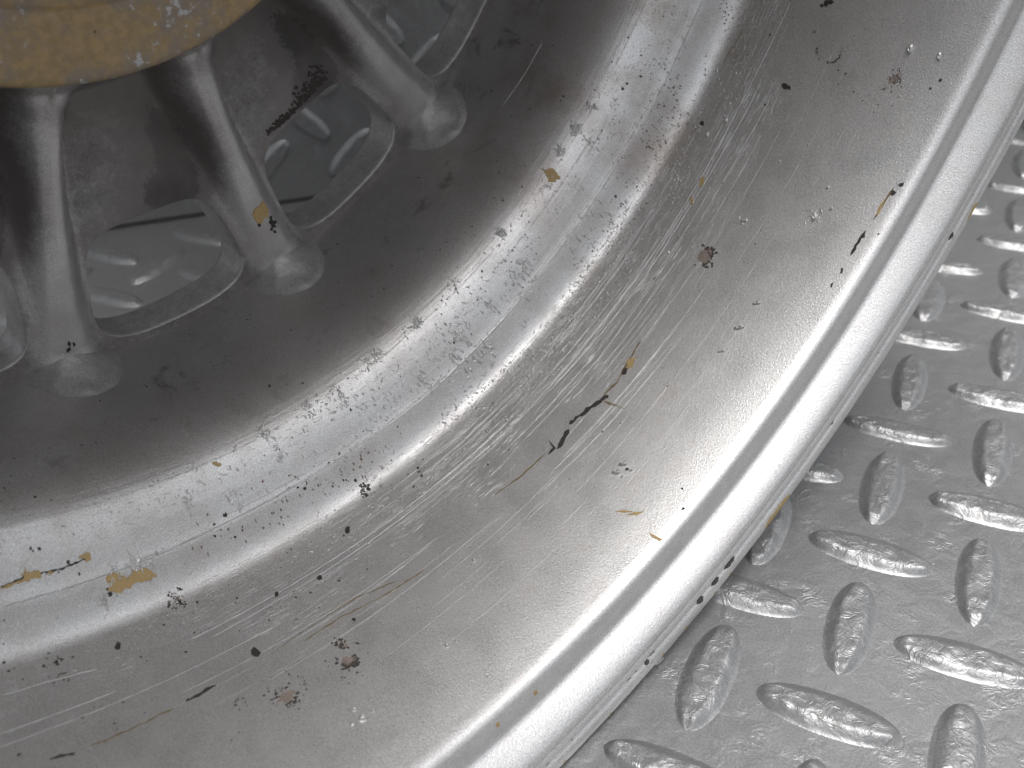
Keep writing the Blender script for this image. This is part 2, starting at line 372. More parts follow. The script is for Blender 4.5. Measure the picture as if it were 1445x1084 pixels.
def build_web():
    TT = .052
    sV, sN, sG = [], [], []
    e = 1e-4
    for th, r in SEC:
        s = sback(r, dsp(th))
        dr = (sback(r + e, dsp(th)) - s) / e
        dt = (sback(r, dsp(th + e)) - s) / (e * r)
        sV.append((th, r, s)); n = Vector((-dt, -dr, 1)).normalized(); sN.append((n.x, n.y, n.z)); sG.append(grime_shade_at(r, th))
    # wall of the opening: rounded lip, then down to the front
    rows = []
    for depth, out in ((.003, -.0012), (.008, -.0030), (.016, -.0040), (.035, -.0050), (.048, -.0048), (TT + .003, -.0020), (TT + .006, .003)):
        rows.append((depth, out))
    base = len(sV)
    for depth, out in rows:
        for i in range(NA):
            th, r, s = sV[i]; j = (i + 1) % NA; jm = (i - 1) % NA
            tx, ty = (sV[j][0] - sV[jm][0]) * r, sV[j][1] - sV[jm][1]; l = math.hypot(tx, ty); nx_, ny_ = ty / l, -tx / l      # outwards from the hole
            th2, r2 = th + nx_ * out / r, r + ny_ * out
            sV.append((th2, r2, s - depth))
            kk = -1.; nz = .6 if depth < .006 else (.15 if depth < .02 else (0. if depth < .05 else -.7))
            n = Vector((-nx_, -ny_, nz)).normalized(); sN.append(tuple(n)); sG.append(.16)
    fbase = len(sV)
    FR = 6
    for q in range(1, FR + 1):
        k = q / FR
        for i in range(NA):
            a = 2 * pi * i / NA + pi / 4; a0 = sV[base + (len(rows) - 1) * NA + i]; a1 = rect_pt(a)
            th = a0[0] + (a1[0] - a0[0]) * k; r = a0[1] + (a1[1] - a0[1]) * k
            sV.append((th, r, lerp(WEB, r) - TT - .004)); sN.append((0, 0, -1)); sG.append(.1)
    F = []
    for q in range(NR):
        for i in range(NA): j = (i + 1) % NA; F.append((q * NA + i, q * NA + j, (q + 1) * NA + j, (q + 1) * NA + i))
    prev = 0
    for q in range(len(rows)):
        cur = base + q * NA
        for i in range(NA): j = (i + 1) % NA; F.append((prev + i, cur + i, cur + j, prev + j))
        prev = cur
    for q in range(FR):
        cur = fbase + q * NA
        for i in range(NA): j = (i + 1) % NA; F.append((prev + i, cur + i, cur + j, prev + j))
        prev = cur
    return sV, sN, sG, F
sV, sN, sG, SF = build_web()
nb = (NR + 1) * NA
def is_spoke(f):
    if max(f) >= nb: return 0
    th = sum(sV[i][0] for i in f) / 4; r = sum(sV[i][1] for i in f) / 4
    if r < .412: return 0
    if dsp(th) * r < lerp(HW, r) * 1.02: return 1 if th > 0 else -1
    return 0
SPK0 = radians(12.6)             # a spoke's angle from straight down
def world_vn(i, off):
    th, r, s = sV[i]; t = th + off; n = sN[i]
    tang = (cos(t), sin(t)); rad = (sin(t), -cos(t))
    return pt(r, t, s), (n[0] * tang[0] + n[1] * rad[0], n[0] * tang[1] + n[1] * rad[1], n[2])
def add_attr(o, vals):
    a = o.data.attributes.new('grime', 'FLOAT', 'POINT'); a.data.foreach_set('value', vals)
FW = [f for f in SF if is_spoke(f) == 0]; FP = [f for f in SF if is_spoke(f) == 1]; FM = [f for f in SF if is_spoke(f) == -1]
used = sorted({i for f in FW for i in f}); mp = {k: n for n, k in enumerate(used)}
vs, ns, fs, gr = [], [], [], []
for k in range(15):
    off = SPK0 - TH2 + k * 2 * TH2; b0 = len(vs)
    for i in used: p, n = world_vn(i, off); vs.append(p); ns.append(n); gr.append(sG[i])
    for f in FW: fs.append(tuple(b0 + mp[i] for i in f))
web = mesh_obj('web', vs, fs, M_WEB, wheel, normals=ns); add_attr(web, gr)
# spoke mesh in the frame of the wheel centre: right flank of one sector and left flank of the next
vs, ns, fs, gr = [], [], [], []
for FF, off in ((FP, -TH2), (FM, TH2)):
    us = sorted({i for f in FF for i in f}); m2 = {k: n + len(vs) for n, k in enumerate(us)}
    for i in us:
        th, r, s = sV[i]; t = th + off; n = sN[i]
        vs.append((r * sin(t), -r * cos(t), s)); ns.append((n[0] * cos(t) + n[1] * sin(t), n[0] * sin(t) - n[1] * cos(t), n[2])); gr.append(sG[i])
    for f in FF: fs.append(tuple(m2[i] for i in f))
sp0 = mesh_obj('spoke', vs, fs, M_WEB, wheel, normals=ns); add_attr(sp0, gr)
# the foot: a lump of metal and paint running up on the barrel wall
vs, fs = [], []; nx, ny = 44, 30
gr = []
for i in range(nx + 1):
    for j in range(ny + 1):
        a = -1 + 2 * i / nx; c = j / ny
        s = -.730 + .112 * c
        rim_ = min(1., max(0., (1.02 - math.hypot(abs(a) / .80, max(0., c - .30) / .60)) / .22)); rim_ = rim_ * rim_ * (3 - 2 * rim_)
        h = .058 * exp(-(abs(a) / (.46 + .30 * c)) ** 2.2) * max(0., 1 - c / .98) ** 2.0 + .0012 * rim_
        q = Vector((a * 3, c * 3, 1.))
        edge = min(1, (1 - math.hypot(abs(a) / .98, max(0., c - .15) / .83)) / .20)
        h = (h + rim_ * (.0016 * noise.noise(q * 1.6) + .0007 * noise.noise(q * 5))) * max(0, edge) - .0020 * (1 - max(0, edge)) 
        th = a * radians(5.4) * (1 - .12 * c)
        r = .7656 - h
        vs.append((r * sin(th), -r * cos(th), s)); gr.append(.20 * min(1, math.hypot(a, max(0, c - .1))) )
for i in range(nx):
    for j in range(ny): a = i * (ny + 1) + j; fs.append((a, a + 1, a + ny + 2, a + ny + 1))
ft0 = mesh_obj('spoke_foot', vs, fs, M_WEB, sp0); add_attr(ft0, gr)
spokes = []
for k in range(15):
    if k == 0: o, f = sp0, ft0
    else:
        o = sp0.copy(); C.objects.link(o); o.parent = wheel; f = ft0.copy(); C.objects.link(f); f.parent = o
    o.location = (0, 1, 0); o.rotation_euler = (0, 0, SPK0 + k * 2 * TH2); spokes.append(o)

# ---- hub pad: tan primer with patches where silver was brushed over it
def hub_mat():
    b = NB('hub_primer'); co = obj_co(b)
    n1 = b.noise(co, 6, 5, .6, .3); n2 = b.noise(co, 38, 5, .7); n3 = b.noise(co, 110, 4, .6)
    tan = b.mix(b.ramp(n3, .35, .65), (0.27, 0.195, 0.098), (0.35, 0.245, 0.118))
    k = b.math('ADD', b.math('MULTIPLY', n1, .6), b.math('MULTIPLY', n2, .4))
    col = b.mix(b.ramp(k, .47, .58, 0, .75), tan, (0.21, 0.185, 0.165))
    col = b.mix(b.ramp(b.math('ADD', b.math('MULTIPLY', k, .6), b.math('MULTIPLY', n3, .4)), .56, .60), col, (0.42, 0.41, 0.42))
    col = b.mix(b.ramp(b.noise(co, 52, 4, .65), .68, .73), col, (0.07, 0.055, 0.035))
    b.l(col, b.b.inputs['Base Color']); b.b.inputs['Roughness'].default_value = .55
    b.l(b.bump(n3, .0002, .5), b.b.inputs['Normal']); return b.m
M_HUB = hub_mat()
hp = [(-.69, .12), (-.655, .125), (-.652, .13), (-.652, .322), (-.650, .3245), (-.6445, .3255), (-.6425, .329), (-.6425, .390), (-.6450, .3965), (-.6500, .4008), (-.660, .4018), (-.70, .4018), (-.72, .40), (-.80, .39), (-.80, .12)]
vs, fs = [], []; NH = 240; k_ = len(hp)
for j in range(NH):
    th = 2 * pi * j / NH
    for s, r in hp: vs.append(pt(r, th, s))
for j in range(NH):
    j2 = (j + 1) % NH
    for i in range(k_): i2 = (i + 1) % k_; fs.append((j * k_ + i, j * k_ + i2, j2 * k_ + i2, j2 * k_ + i))
hub = mesh_obj('hub_pad', vs, fs, M_HUB, wheel); hub['label'] = 'tan primed mounting pad with worn silver patches'



# ---------------------------------------------------------------- marks on the barrel (angle from straight down in degrees, depth)
CHIPS = [[[-18.71,-0.4168],[-18.2,-0.4179],[-17.89,-0.416],[-17.58,-0.4147],[-17.16,-0.4134],[-16.84,-0.415],[-16.52,-0.4141],[-16.02,-0.415],[-15.49,-0.4119],[-15.2,-0.4084],[-15.74,-0.4078],[-16.14,-0.4089],[-17.09,-0.4089],[-18.17,-0.4081],[-18.87,-0.4109],[-18.33,-0.4117],[-18.07,-0.4114],[-18.57,-0.4142]],[[-24.3,-0.4323],[-24.02,-0.4344],[-23.76,-0.4333],[-23.38,-0.4331],[-23.06,-0.4318],[-23.03,-0.4289],[-23.42,-0.4289],[-24.08,-0.429]],[[-20.25,-0.4335],[-19.87,-0.4342],[-19.47,-0.4336],[-19.46,-0.4304],[-19.88,-0.4301],[-20.03,-0.4323]],[[-22.72,-0.4296],[-22.41,-0.4305],[-22.14,-0.4292],[-22.46,-0.4283]],[[-25.78,-0.4278],[-25.07,-0.4292],[-24.3,-0.4303],[-23.53,-0.4292],[-24.38,-0.4285],[-25.33,-0.4274]],[[36.89,-0.4824],[36.99,-0.479],[37.0,-0.4749],[37.37,-0.474],[37.5,-0.4703],[37.42,-0.4665],[37.4,-0.4626],[37.25,-0.4598],[37.24,-0.456],[36.9,-0.4589],[36.65,-0.4587],[36.32,-0.4617],[36.15,-0.466],[36.47,-0.4677],[36.62,-0.4723],[36.82,-0.4762]],[[-7.93,-0.4648],[-7.54,-0.4643],[-7.29,-0.4599],[-7.43,-0.4585],[-7.81,-0.4604]],[[44.31,-0.3182],[44.7,-0.3145],[44.13,-0.3102],[43.72,-0.3112]],[[42.26,-0.3157],[42.52,-0.3132],[42.05,-0.3073],[41.91,-0.3097]],[[26.38,-0.2498],[27.08,-0.2424],[26.18,-0.2381],[25.61,-0.2419]]]
THIN = [[[14.39,-0.1234],[14.9,-0.1165],[15.24,-0.1065],[14.7,-0.1141]],[[14.69,-0.1095],[15.26,-0.1045],[15.74,-0.0964],[15.23,-0.0988]],[[14.55,-0.0736],[14.66,-0.0654],[14.78,-0.0554],[14.47,-0.0579],[14.4,-0.0675]],[[-0.46,-0.046],[-0.19,-0.0458],[-0.06,-0.0452],[-0.42,-0.0453]],[[-4.08,-0.0466],[-3.82,-0.0463],[-3.78,-0.0454],[-4.11,-0.0458]],[[48.64,-0.0744],[47.8,-0.0768],[47.03,-0.0741],[47.27,-0.0723],[48.03,-0.073]]]
DARK = [[[-25.75,-0.4288],[-25.53,-0.4284],[-25.33,-0.4289],[-25.19,-0.4295],[-24.9,-0.4293],[-24.67,-0.4295],[-24.53,-0.43],[-24.31,-0.4296],[-24.15,-0.4301],[-23.92,-0.4296],[-23.66,-0.4306],[-23.43,-0.4306],[-23.23,-0.4305],[-23.05,-0.4299],[-22.79,-0.4306],[-22.51,-0.4295],[-22.32,-0.4295],[-22.06,-0.4295],[-21.86,-0.4298],[-21.57,-0.429],[-21.3,-0.4299],[-21.14,-0.4299],[-21.03,-0.4301],[-20.89,-0.4296],[-20.77,-0.4301],[-20.59,-0.4301],[-20.42,-0.4302],[-20.32,-0.4306],[-20.14,-0.4309],[-19.99,-0.4311],[-19.89,-0.4307],[-19.81,-0.4312],[-19.82,-0.4313],[-19.89,-0.4311],[-19.98,-0.4316],[-20.16,-0.4316],[-20.35,-0.4312],[-20.44,-0.4311],[-20.62,-0.4315],[-20.8,-0.4308],[-20.89,-0.431],[-21.03,-0.4311],[-21.16,-0.4307],[-21.31,-0.4303],[-21.59,-0.4304],[-21.86,-0.4302],[-22.07,-0.4308],[-22.34,-0.4307],[-22.49,-0.4307],[-22.79,-0.4311],[-23.06,-0.4311],[-23.22,-0.4314],[-23.44,-0.4313],[-23.68,-0.4313],[-23.94,-0.431],[-24.17,-0.4314],[-24.34,-0.4308],[-24.54,-0.4306],[-24.72,-0.4308],[-24.91,-0.4298],[-25.2,-0.4299],[-25.35,-0.4292],[-25.55,-0.4293],[-25.75,-0.4289]],[[26.7,-0.2417],[26.38,-0.2477],[25.91,-0.243],[25.58,-0.2458],[25.26,-0.2457],[25.02,-0.2429],[25.01,-0.2423],[25.22,-0.2384],[25.52,-0.2408],[25.89,-0.2409],[26.29,-0.2399],[26.69,-0.2412]],[[22.71,-0.2384],[22.66,-0.2416],[22.45,-0.2429],[22.26,-0.244],[22.11,-0.244],[21.97,-0.2436],[21.77,-0.246],[21.37,-0.2474],[21.05,-0.2482],[20.74,-0.2516],[20.28,-0.2508],[20.07,-0.2512],[19.77,-0.2518],[19.49,-0.255],[19.19,-0.2531],[18.95,-0.2559],[18.66,-0.2541],[18.64,-0.2533],[18.81,-0.2507],[19.14,-0.2501],[19.42,-0.2503],[19.71,-0.2502],[19.93,-0.2466],[20.2,-0.2456],[20.61,-0.2448],[20.96,-0.2451],[21.22,-0.2422],[21.61,-0.2403],[21.89,-0.2393],[22.06,-0.2408],[22.13,-0.2386],[22.34,-0.2395],[22.43,-0.2366],[22.67,-0.2374]],[[18.19,-0.2494],[17.83,-0.2515],[17.4,-0.2482],[17.06,-0.2476],[16.71,-0.2457],[16.5,-0.2451],[16.37,-0.2429],[16.16,-0.2425],[16.13,-0.2411],[16.34,-0.24],[16.5,-0.2388],[16.75,-0.2395],[17.1,-0.2416],[17.42,-0.2434],[17.85,-0.2438],[18.19,-0.248]],[[16.33,-0.2583],[16.14,-0.2523],[16.01,-0.2467],[15.75,-0.2475],[15.24,-0.2453],[15.24,-0.245],[15.71,-0.2436],[16.15,-0.2438],[16.26,-0.2519],[16.38,-0.2581]],[[-16.45,-0.2589],[-16.67,-0.2603],[-16.85,-0.2605],[-17.06,-0.2616],[-17.29,-0.2606],[-17.51,-0.2592],[-17.76,-0.2593],[-17.97,-0.2596],[-18.15,-0.2589],[-18.36,-0.2581],[-18.45,-0.2599],[-18.64,-0.2586],[-18.65,-0.258],[-18.51,-0.2571],[-18.39,-0.2567],[-18.17,-0.2568],[-18.02,-0.2566],[-17.81,-0.2557],[-17.53,-0.2569],[-17.3,-0.257],[-17.11,-0.2576],[-16.9,-0.2577],[-16.7,-0.2583],[-16.46,-0.2584]],[[50.21,-0.0672],[49.99,-0.0696],[50.11,-0.0681],[49.92,-0.068],[49.94,-0.0645],[49.99,-0.0645],[50.03,-0.0634],[50.17,-0.0636],[50.34,-0.064],[50.16,-0.066]],[[49.46,-0.0706],[49.3,-0.0739],[49.29,-0.0719],[49.11,-0.0718],[49.03,-0.0705],[49.02,-0.0695],[49.05,-0.0681],[49.25,-0.0669],[49.37,-0.0662],[49.46,-0.0699]],[[45.59,-0.0763],[45.41,-0.0769],[45.18,-0.0777],[44.93,-0.0783],[44.63,-0.0782],[44.5,-0.0777],[44.22,-0.0786],[43.94,-0.0779],[43.63,-0.0782],[43.31,-0.0766],[43.3,-0.0759],[43.59,-0.0746],[43.93,-0.074],[44.2,-0.0758],[44.45,-0.0747],[44.62,-0.0743],[44.88,-0.0755],[45.09,-0.0727],[45.4,-0.0749],[45.58,-0.0753]],[[42.12,-0.0754],[41.99,-0.0777],[41.77,-0.0763],[41.75,-0.0758],[41.54,-0.0757],[41.53,-0.0753],[41.71,-0.0733],[41.83,-0.0738],[41.98,-0.0753],[42.11,-0.0751]],[[40.74,-0.0765],[40.54,-0.0772],[40.45,-0.0784],[40.35,-0.0774],[40.17,-0.0755],[40.18,-0.0753],[40.4,-0.075],[40.45,-0.076],[40.52,-0.0759],[40.74,-0.0762]],[[-27.27,-0.2574],[-27.07,-0.2571],[-26.92,-0.2561],[-26.67,-0.2558],[-26.55,-0.255],[-26.35,-0.2551],[-26.27,-0.2547],[-26.09,-0.2525],[-25.9,-0.2549],[-25.9,-0.2551],[-26.04,-0.2554],[-26.23,-0.2561],[-26.33,-0.2561],[-26.49,-0.2574],[-26.61,-0.2588],[-26.88,-0.2584],[-27.05,-0.2584],[-27.26,-0.258]],[[49.1,-0.3564],[48.91,-0.3567],[48.88,-0.3595],[48.87,-0.3625],[49.04,-0.3634],[49.24,-0.3633],[49.31,-0.3592]],[[54.56,-0.2655],[54.29,-0.2664],[54.21,-0.2701],[54.32,-0.2732],[54.49,-0.2767],[54.69,-0.2743],[54.74,-0.27]],[[54.5,-0.2622],[54.34,-0.2611],[54.33,-0.264],[54.36,-0.266],[54.47,-0.2669],[54.6,-0.2665],[54.65,-0.2637]],[[-0.63,-0.3525],[-0.82,-0.3491],[-1.06,-0.3505],[-0.96,-0.3551],[-0.8,-0.3574],[-0.58,-0.3595],[-0.41,-0.3564]],[[-12.58,-0.2688],[-12.92,-0.2657],[-13.13,-0.2684],[-13.17,-0.2728],[-12.99,-0.2775],[-12.66,-0.28],[-12.61,-0.2744]],[[-8.48,-0.3278],[-8.62,-0.3254],[-8.83,-0.3256],[-8.73,-0.3296],[-8.63,-0.3313],[-8.51,-0.3319],[-8.38,-0.3308]],[[-5.18,-0.3141],[-5.36,-0.3134],[-5.47,-0.3142],[-5.54,-0.3167],[-5.4,-0.3198],[-5.2,-0.3203],[-5.09,-0.3177]],[[-19.53,-0.3592],[-19.65,-0.3561],[-19.86,-0.3557],[-19.92,-0.3599],[-19.72,-0.3632],[-19.51,-0.3659],[-19.4,-0.3628]],[[18.12,-0.1473],[17.99,-0.1478],[17.87,-0.1483],[17.87,-0.1505],[18.0,-0.1515],[18.09,-0.1507],[18.13,-0.1495]],[[58.63,-0.0822],[58.54,-0.0823],[58.49,-0.0834],[58.49,-0.0854],[58.61,-0.0854],[58.74,-0.0856],[58.75,-0.0832]],[[57.84,-0.0891],[57.77,-0.0891],[57.73,-0.0901],[57.75,-0.0914],[57.83,-0.0921],[57.89,-0.0913],[57.91,-0.0901]],[[-1.6,-0.4138],[-1.67,-0.4135],[-1.77,-0.4137],[-1.83,-0.4143],[-1.81,-0.415],[-1.68,-0.4151],[-1.54,-0.4146]],[[-2.1,-0.4166],[-2.21,-0.4166],[-2.29,-0.4166],[-2.34,-0.4171],[-2.29,-0.4176],[-2.21,-0.4176],[-2.12,-0.4174]],[[-8.59,-0.4238],[-8.67,-0.4229],[-8.81,-0.4234],[-8.93,-0.4244],[-8.86,-0.4257],[-8.7,-0.4252],[-8.56,-0.425]],[[-10.01,-0.4145],[-10.09,-0.4143],[-10.15,-0.4145],[-10.22,-0.4148],[-10.19,-0.4153],[-10.11,-0.4156],[-10.01,-0.4152]],[[-8.48,-0.4094],[-8.53,-0.4092],[-8.62,-0.4092],[-8.68,-0.4098],[-8.65,-0.4104],[-8.55,-0.4105],[-8.49,-0.41]],[[-13.31,-0.3717],[-13.37,-0.3702],[-13.45,-0.371],[-13.43,-0.3724],[-13.4,-0.3737],[-13.33,-0.3738],[-13.26,-0.3733]],[[19.21,-0.0771],[19.14,-0.0766],[19.1,-0.0774],[19.08,-0.0785],[19.15,-0.08],[19.25,-0.0792],[19.27,-0.0779]],[[17.92,-0.0595],[17.79,-0.0601],[17.71,-0.0606],[17.67,-0.0624],[17.8,-0.0626],[17.92,-0.0633],[17.93,-0.0614]],[[52.49,-0.2834],[52.42,-0.2831],[52.36,-0.2841],[52.4,-0.2856],[52.48,-0.2865],[52.53,-0.2853],[52.55,-0.2842]],[[1.04,-0.5197],[0.9,-0.5192],[0.81,-0.5196],[0.84,-0.5212],[0.89,-0.5225],[1.02,-0.5237],[1.07,-0.522]],[[7.15,-0.3514],[7.06,-0.3513],[6.99,-0.3515],[6.96,-0.3532],[7.06,-0.3544],[7.17,-0.3546],[7.24,-0.3532]],[[-5.87,-0.2397],[-6.01,-0.2385],[-6.07,-0.2402],[-6.07,-0.2415],[-6.04,-0.2439],[-5.91,-0.2435],[-5.79,-0.2422]],[[3.29,-0.3844],[3.11,-0.3829],[3.01,-0.3847],[2.92,-0.3869],[3.05,-0.3886],[3.24,-0.3889],[3.26,-0.3867]],[[7.6,-0.3653],[7.49,-0.365],[7.37,-0.3652],[7.37,-0.3675],[7.49,-0.3682],[7.58,-0.3685],[7.61,-0.3672]],[[44.69,-0.5096],[44.59,-0.5097],[44.49,-0.5106],[44.56,-0.5121],[44.64,-0.5128],[44.74,-0.5126],[44.72,-0.5111]],[[61.89,-0.2645],[61.68,-0.2633],[61.58,-0.2667],[61.74,-0.2694],[61.86,-0.2699],[62.06,-0.2704],[62.09,-0.2663]],[[62.11,-0.2573],[61.94,-0.2589],[61.85,-0.2611],[61.83,-0.2658],[62.11,-0.268],[62.19,-0.2636],[62.22,-0.2609]],[[61.64,-0.2687],[61.53,-0.2691],[61.42,-0.2705],[61.51,-0.2727],[61.64,-0.2745],[61.7,-0.2723],[61.74,-0.2704]],[[-18.61,-0.4106],[-18.72,-0.4101],[-18.82,-0.4105],[-18.88,-0.411],[-18.91,-0.4118],[-18.79,-0.4119],[-18.7,-0.4115]],[[-14.38,-0.3871],[-14.48,-0.3857],[-14.63,-0.3856],[-14.61,-0.3878],[-14.59,-0.3893],[-14.47,-0.3893],[-14.37,-0.3887]],[[-14.25,-0.381],[-14.42,-0.3804],[-14.56,-0.3801],[-14.64,-0.3824],[-14.48,-0.3839],[-14.34,-0.3861],[-14.26,-0.3838]],[[-18.52,-0.4083],[-18.61,-0.4074],[-18.79,-0.4074],[-18.81,-0.4087],[-18.84,-0.4097],[-18.7,-0.4096],[-18.57,-0.4094]],[[-23.38,-0.368],[-23.46,-0.3672],[-23.54,-0.3669],[-23.58,-0.3684],[-23.53,-0.3706],[-23.4,-0.3719],[-23.36,-0.3699]],[[-24.17,-0.3691],[-24.23,-0.3679],[-24.32,-0.3678],[-24.34,-0.3694],[-24.29,-0.3712],[-24.21,-0.371],[-24.18,-0.3703]]]
BROWN = [[[-19.56,-0.2564],[-19.96,-0.2572],[-20.34,-0.2576],[-20.71,-0.2568],[-21.12,-0.2567],[-21.49,-0.2553],[-21.88,-0.2559],[-22.29,-0.2559],[-22.7,-0.255],[-23.07,-0.2564],[-23.46,-0.2555],[-23.88,-0.2548],[-24.1,-0.2551],[-24.27,-0.255],[-24.43,-0.2558],[-24.6,-0.2549],[-24.78,-0.2557],[-24.96,-0.255],[-24.96,-0.2546],[-24.8,-0.2549],[-24.61,-0.2543],[-24.46,-0.2539],[-24.29,-0.2544],[-24.13,-0.2531],[-23.89,-0.2537],[-23.48,-0.2541],[-23.1,-0.2542],[-22.71,-0.254],[-22.31,-0.2543],[-21.9,-0.2551],[-21.5,-0.2545],[-21.14,-0.2549],[-20.72,-0.256],[-20.36,-0.2558],[-19.99,-0.2553],[-19.56,-0.2562]],[[0.71,-0.2409],[0.26,-0.2417],[-0.09,-0.2418],[-0.49,-0.2426],[-0.83,-0.2436],[-1.25,-0.2428],[-1.61,-0.2438],[-2.03,-0.2438],[-2.37,-0.2446],[-2.76,-0.2456],[-3.13,-0.2461],[-3.51,-0.2467],[-3.86,-0.2481],[-4.25,-0.2492],[-4.65,-0.2492],[-4.97,-0.2502],[-5.33,-0.2523],[-5.66,-0.2518],[-6.03,-0.2531],[-6.38,-0.2546],[-6.82,-0.2545],[-7.32,-0.2541],[-7.78,-0.2548],[-8.27,-0.2542],[-8.75,-0.254],[-9.21,-0.2542],[-9.69,-0.2526],[-9.69,-0.2522],[-9.23,-0.2525],[-8.76,-0.2531],[-8.28,-0.2534],[-7.81,-0.2531],[-7.35,-0.2523],[-6.83,-0.2535],[-6.41,-0.2533],[-6.05,-0.252],[-5.68,-0.2506],[-5.37,-0.2501],[-5.0,-0.249],[-4.66,-0.2486],[-4.27,-0.2483],[-3.87,-0.2476],[-3.53,-0.2458],[-3.14,-0.2453],[-2.8,-0.2438],[-2.41,-0.2429],[-2.05,-0.2427],[-1.64,-0.2421],[-1.26,-0.2421],[-0.87,-0.2414],[-0.52,-0.2413],[-0.12,-0.2401],[0.23,-0.2399],[0.7,-0.2405]],[[-12.28,-0.2601],[-11.91,-0.2608],[-11.67,-0.2609],[-11.28,-0.2621],[-10.99,-0.2613],[-10.61,-0.2624],[-10.28,-0.2637],[-9.92,-0.2632],[-9.56,-0.2638],[-9.25,-0.265],[-8.82,-0.2651],[-8.38,-0.2649],[-7.89,-0.2653],[-7.48,-0.2647],[-6.97,-0.2649],[-6.48,-0.2648],[-6.01,-0.265],[-5.54,-0.2647],[-5.02,-0.2637],[-4.56,-0.2637],[-4.28,-0.2626],[-3.9,-0.2609],[-3.55,-0.2595],[-3.2,-0.2572],[-2.83,-0.2567],[-2.44,-0.2548],[-2.12,-0.2539],[-1.79,-0.2518],[-1.35,-0.2506],[-1.35,-0.2508],[-1.76,-0.253],[-2.08,-0.2551],[-2.4,-0.2563],[-2.8,-0.2578],[-3.16,-0.2585],[-3.52,-0.2604],[-3.87,-0.2619],[-4.24,-0.2638],[-4.54,-0.2648],[-5.0,-0.2651],[-5.53,-0.2657],[-5.99,-0.2662],[-6.47,-0.2655],[-6.96,-0.2658],[-7.47,-0.2651],[-7.87,-0.2661],[-8.37,-0.2655],[-8.81,-0.2656],[-9.24,-0.2654],[-9.55,-0.2649],[-9.92,-0.2636],[-10.28,-0.2643],[-10.61,-0.2634],[-10.98,-0.2621],[-11.27,-0.2626],[-11.66,-0.2615],[-11.91,-0.2612],[-12.28,-0.2602]],[[28.68,-0.2524],[28.21,-0.2537],[27.71,-0.2519],[27.26,-0.2511],[26.72,-0.2499],[26.14,-0.249],[25.45,-0.2475],[24.75,-0.2438],[24.15,-0.2417],[23.71,-0.2442],[23.26,-0.2442],[22.78,-0.2449],[22.35,-0.2436],[22.35,-0.2432],[22.75,-0.2429],[23.23,-0.2421],[23.65,-0.2409],[24.13,-0.24],[24.75,-0.2426],[25.45,-0.2445],[26.13,-0.2456],[26.71,-0.2479],[27.25,-0.2483],[27.71,-0.2506],[28.19,-0.2513],[28.68,-0.2522]],[[22.04,-0.2398],[22.03,-0.2285],[22.29,-0.2192],[22.4,-0.2082],[22.44,-0.2084],[22.36,-0.2196],[22.27,-0.23],[22.06,-0.2398]],[[15.2,-0.2489],[14.78,-0.2503],[14.32,-0.2513],[13.85,-0.2506],[13.41,-0.2512],[12.93,-0.252],[12.41,-0.2511],[11.89,-0.2528],[11.34,-0.2545],[10.78,-0.2543],[10.23,-0.257],[9.63,-0.2566],[9.63,-0.2563],[10.2,-0.2553],[10.77,-0.2537],[11.31,-0.2531],[11.83,-0.2506],[12.38,-0.2492],[12.9,-0.2495],[13.38,-0.2491],[13.84,-0.2493],[14.29,-0.249],[14.76,-0.2492],[15.19,-0.2484]],[[49.68,-0.0723],[49.17,-0.0745],[48.58,-0.0744],[48.01,-0.075],[47.55,-0.0754],[47.12,-0.0751],[46.68,-0.0748],[46.67,-0.0744],[47.09,-0.0728],[47.52,-0.0726],[47.98,-0.0724],[48.56,-0.0724],[49.13,-0.0713],[49.67,-0.0718]],[[58.11,-0.3673],[57.6,-0.3682],[57.11,-0.3685],[56.59,-0.3698],[56.12,-0.3711],[55.62,-0.3726],[55.12,-0.3722],[54.65,-0.3728],[54.64,-0.3725],[55.11,-0.3716],[55.61,-0.3713],[56.11,-0.3703],[56.59,-0.3693],[57.1,-0.3675],[57.59,-0.367],[58.11,-0.3671]]]
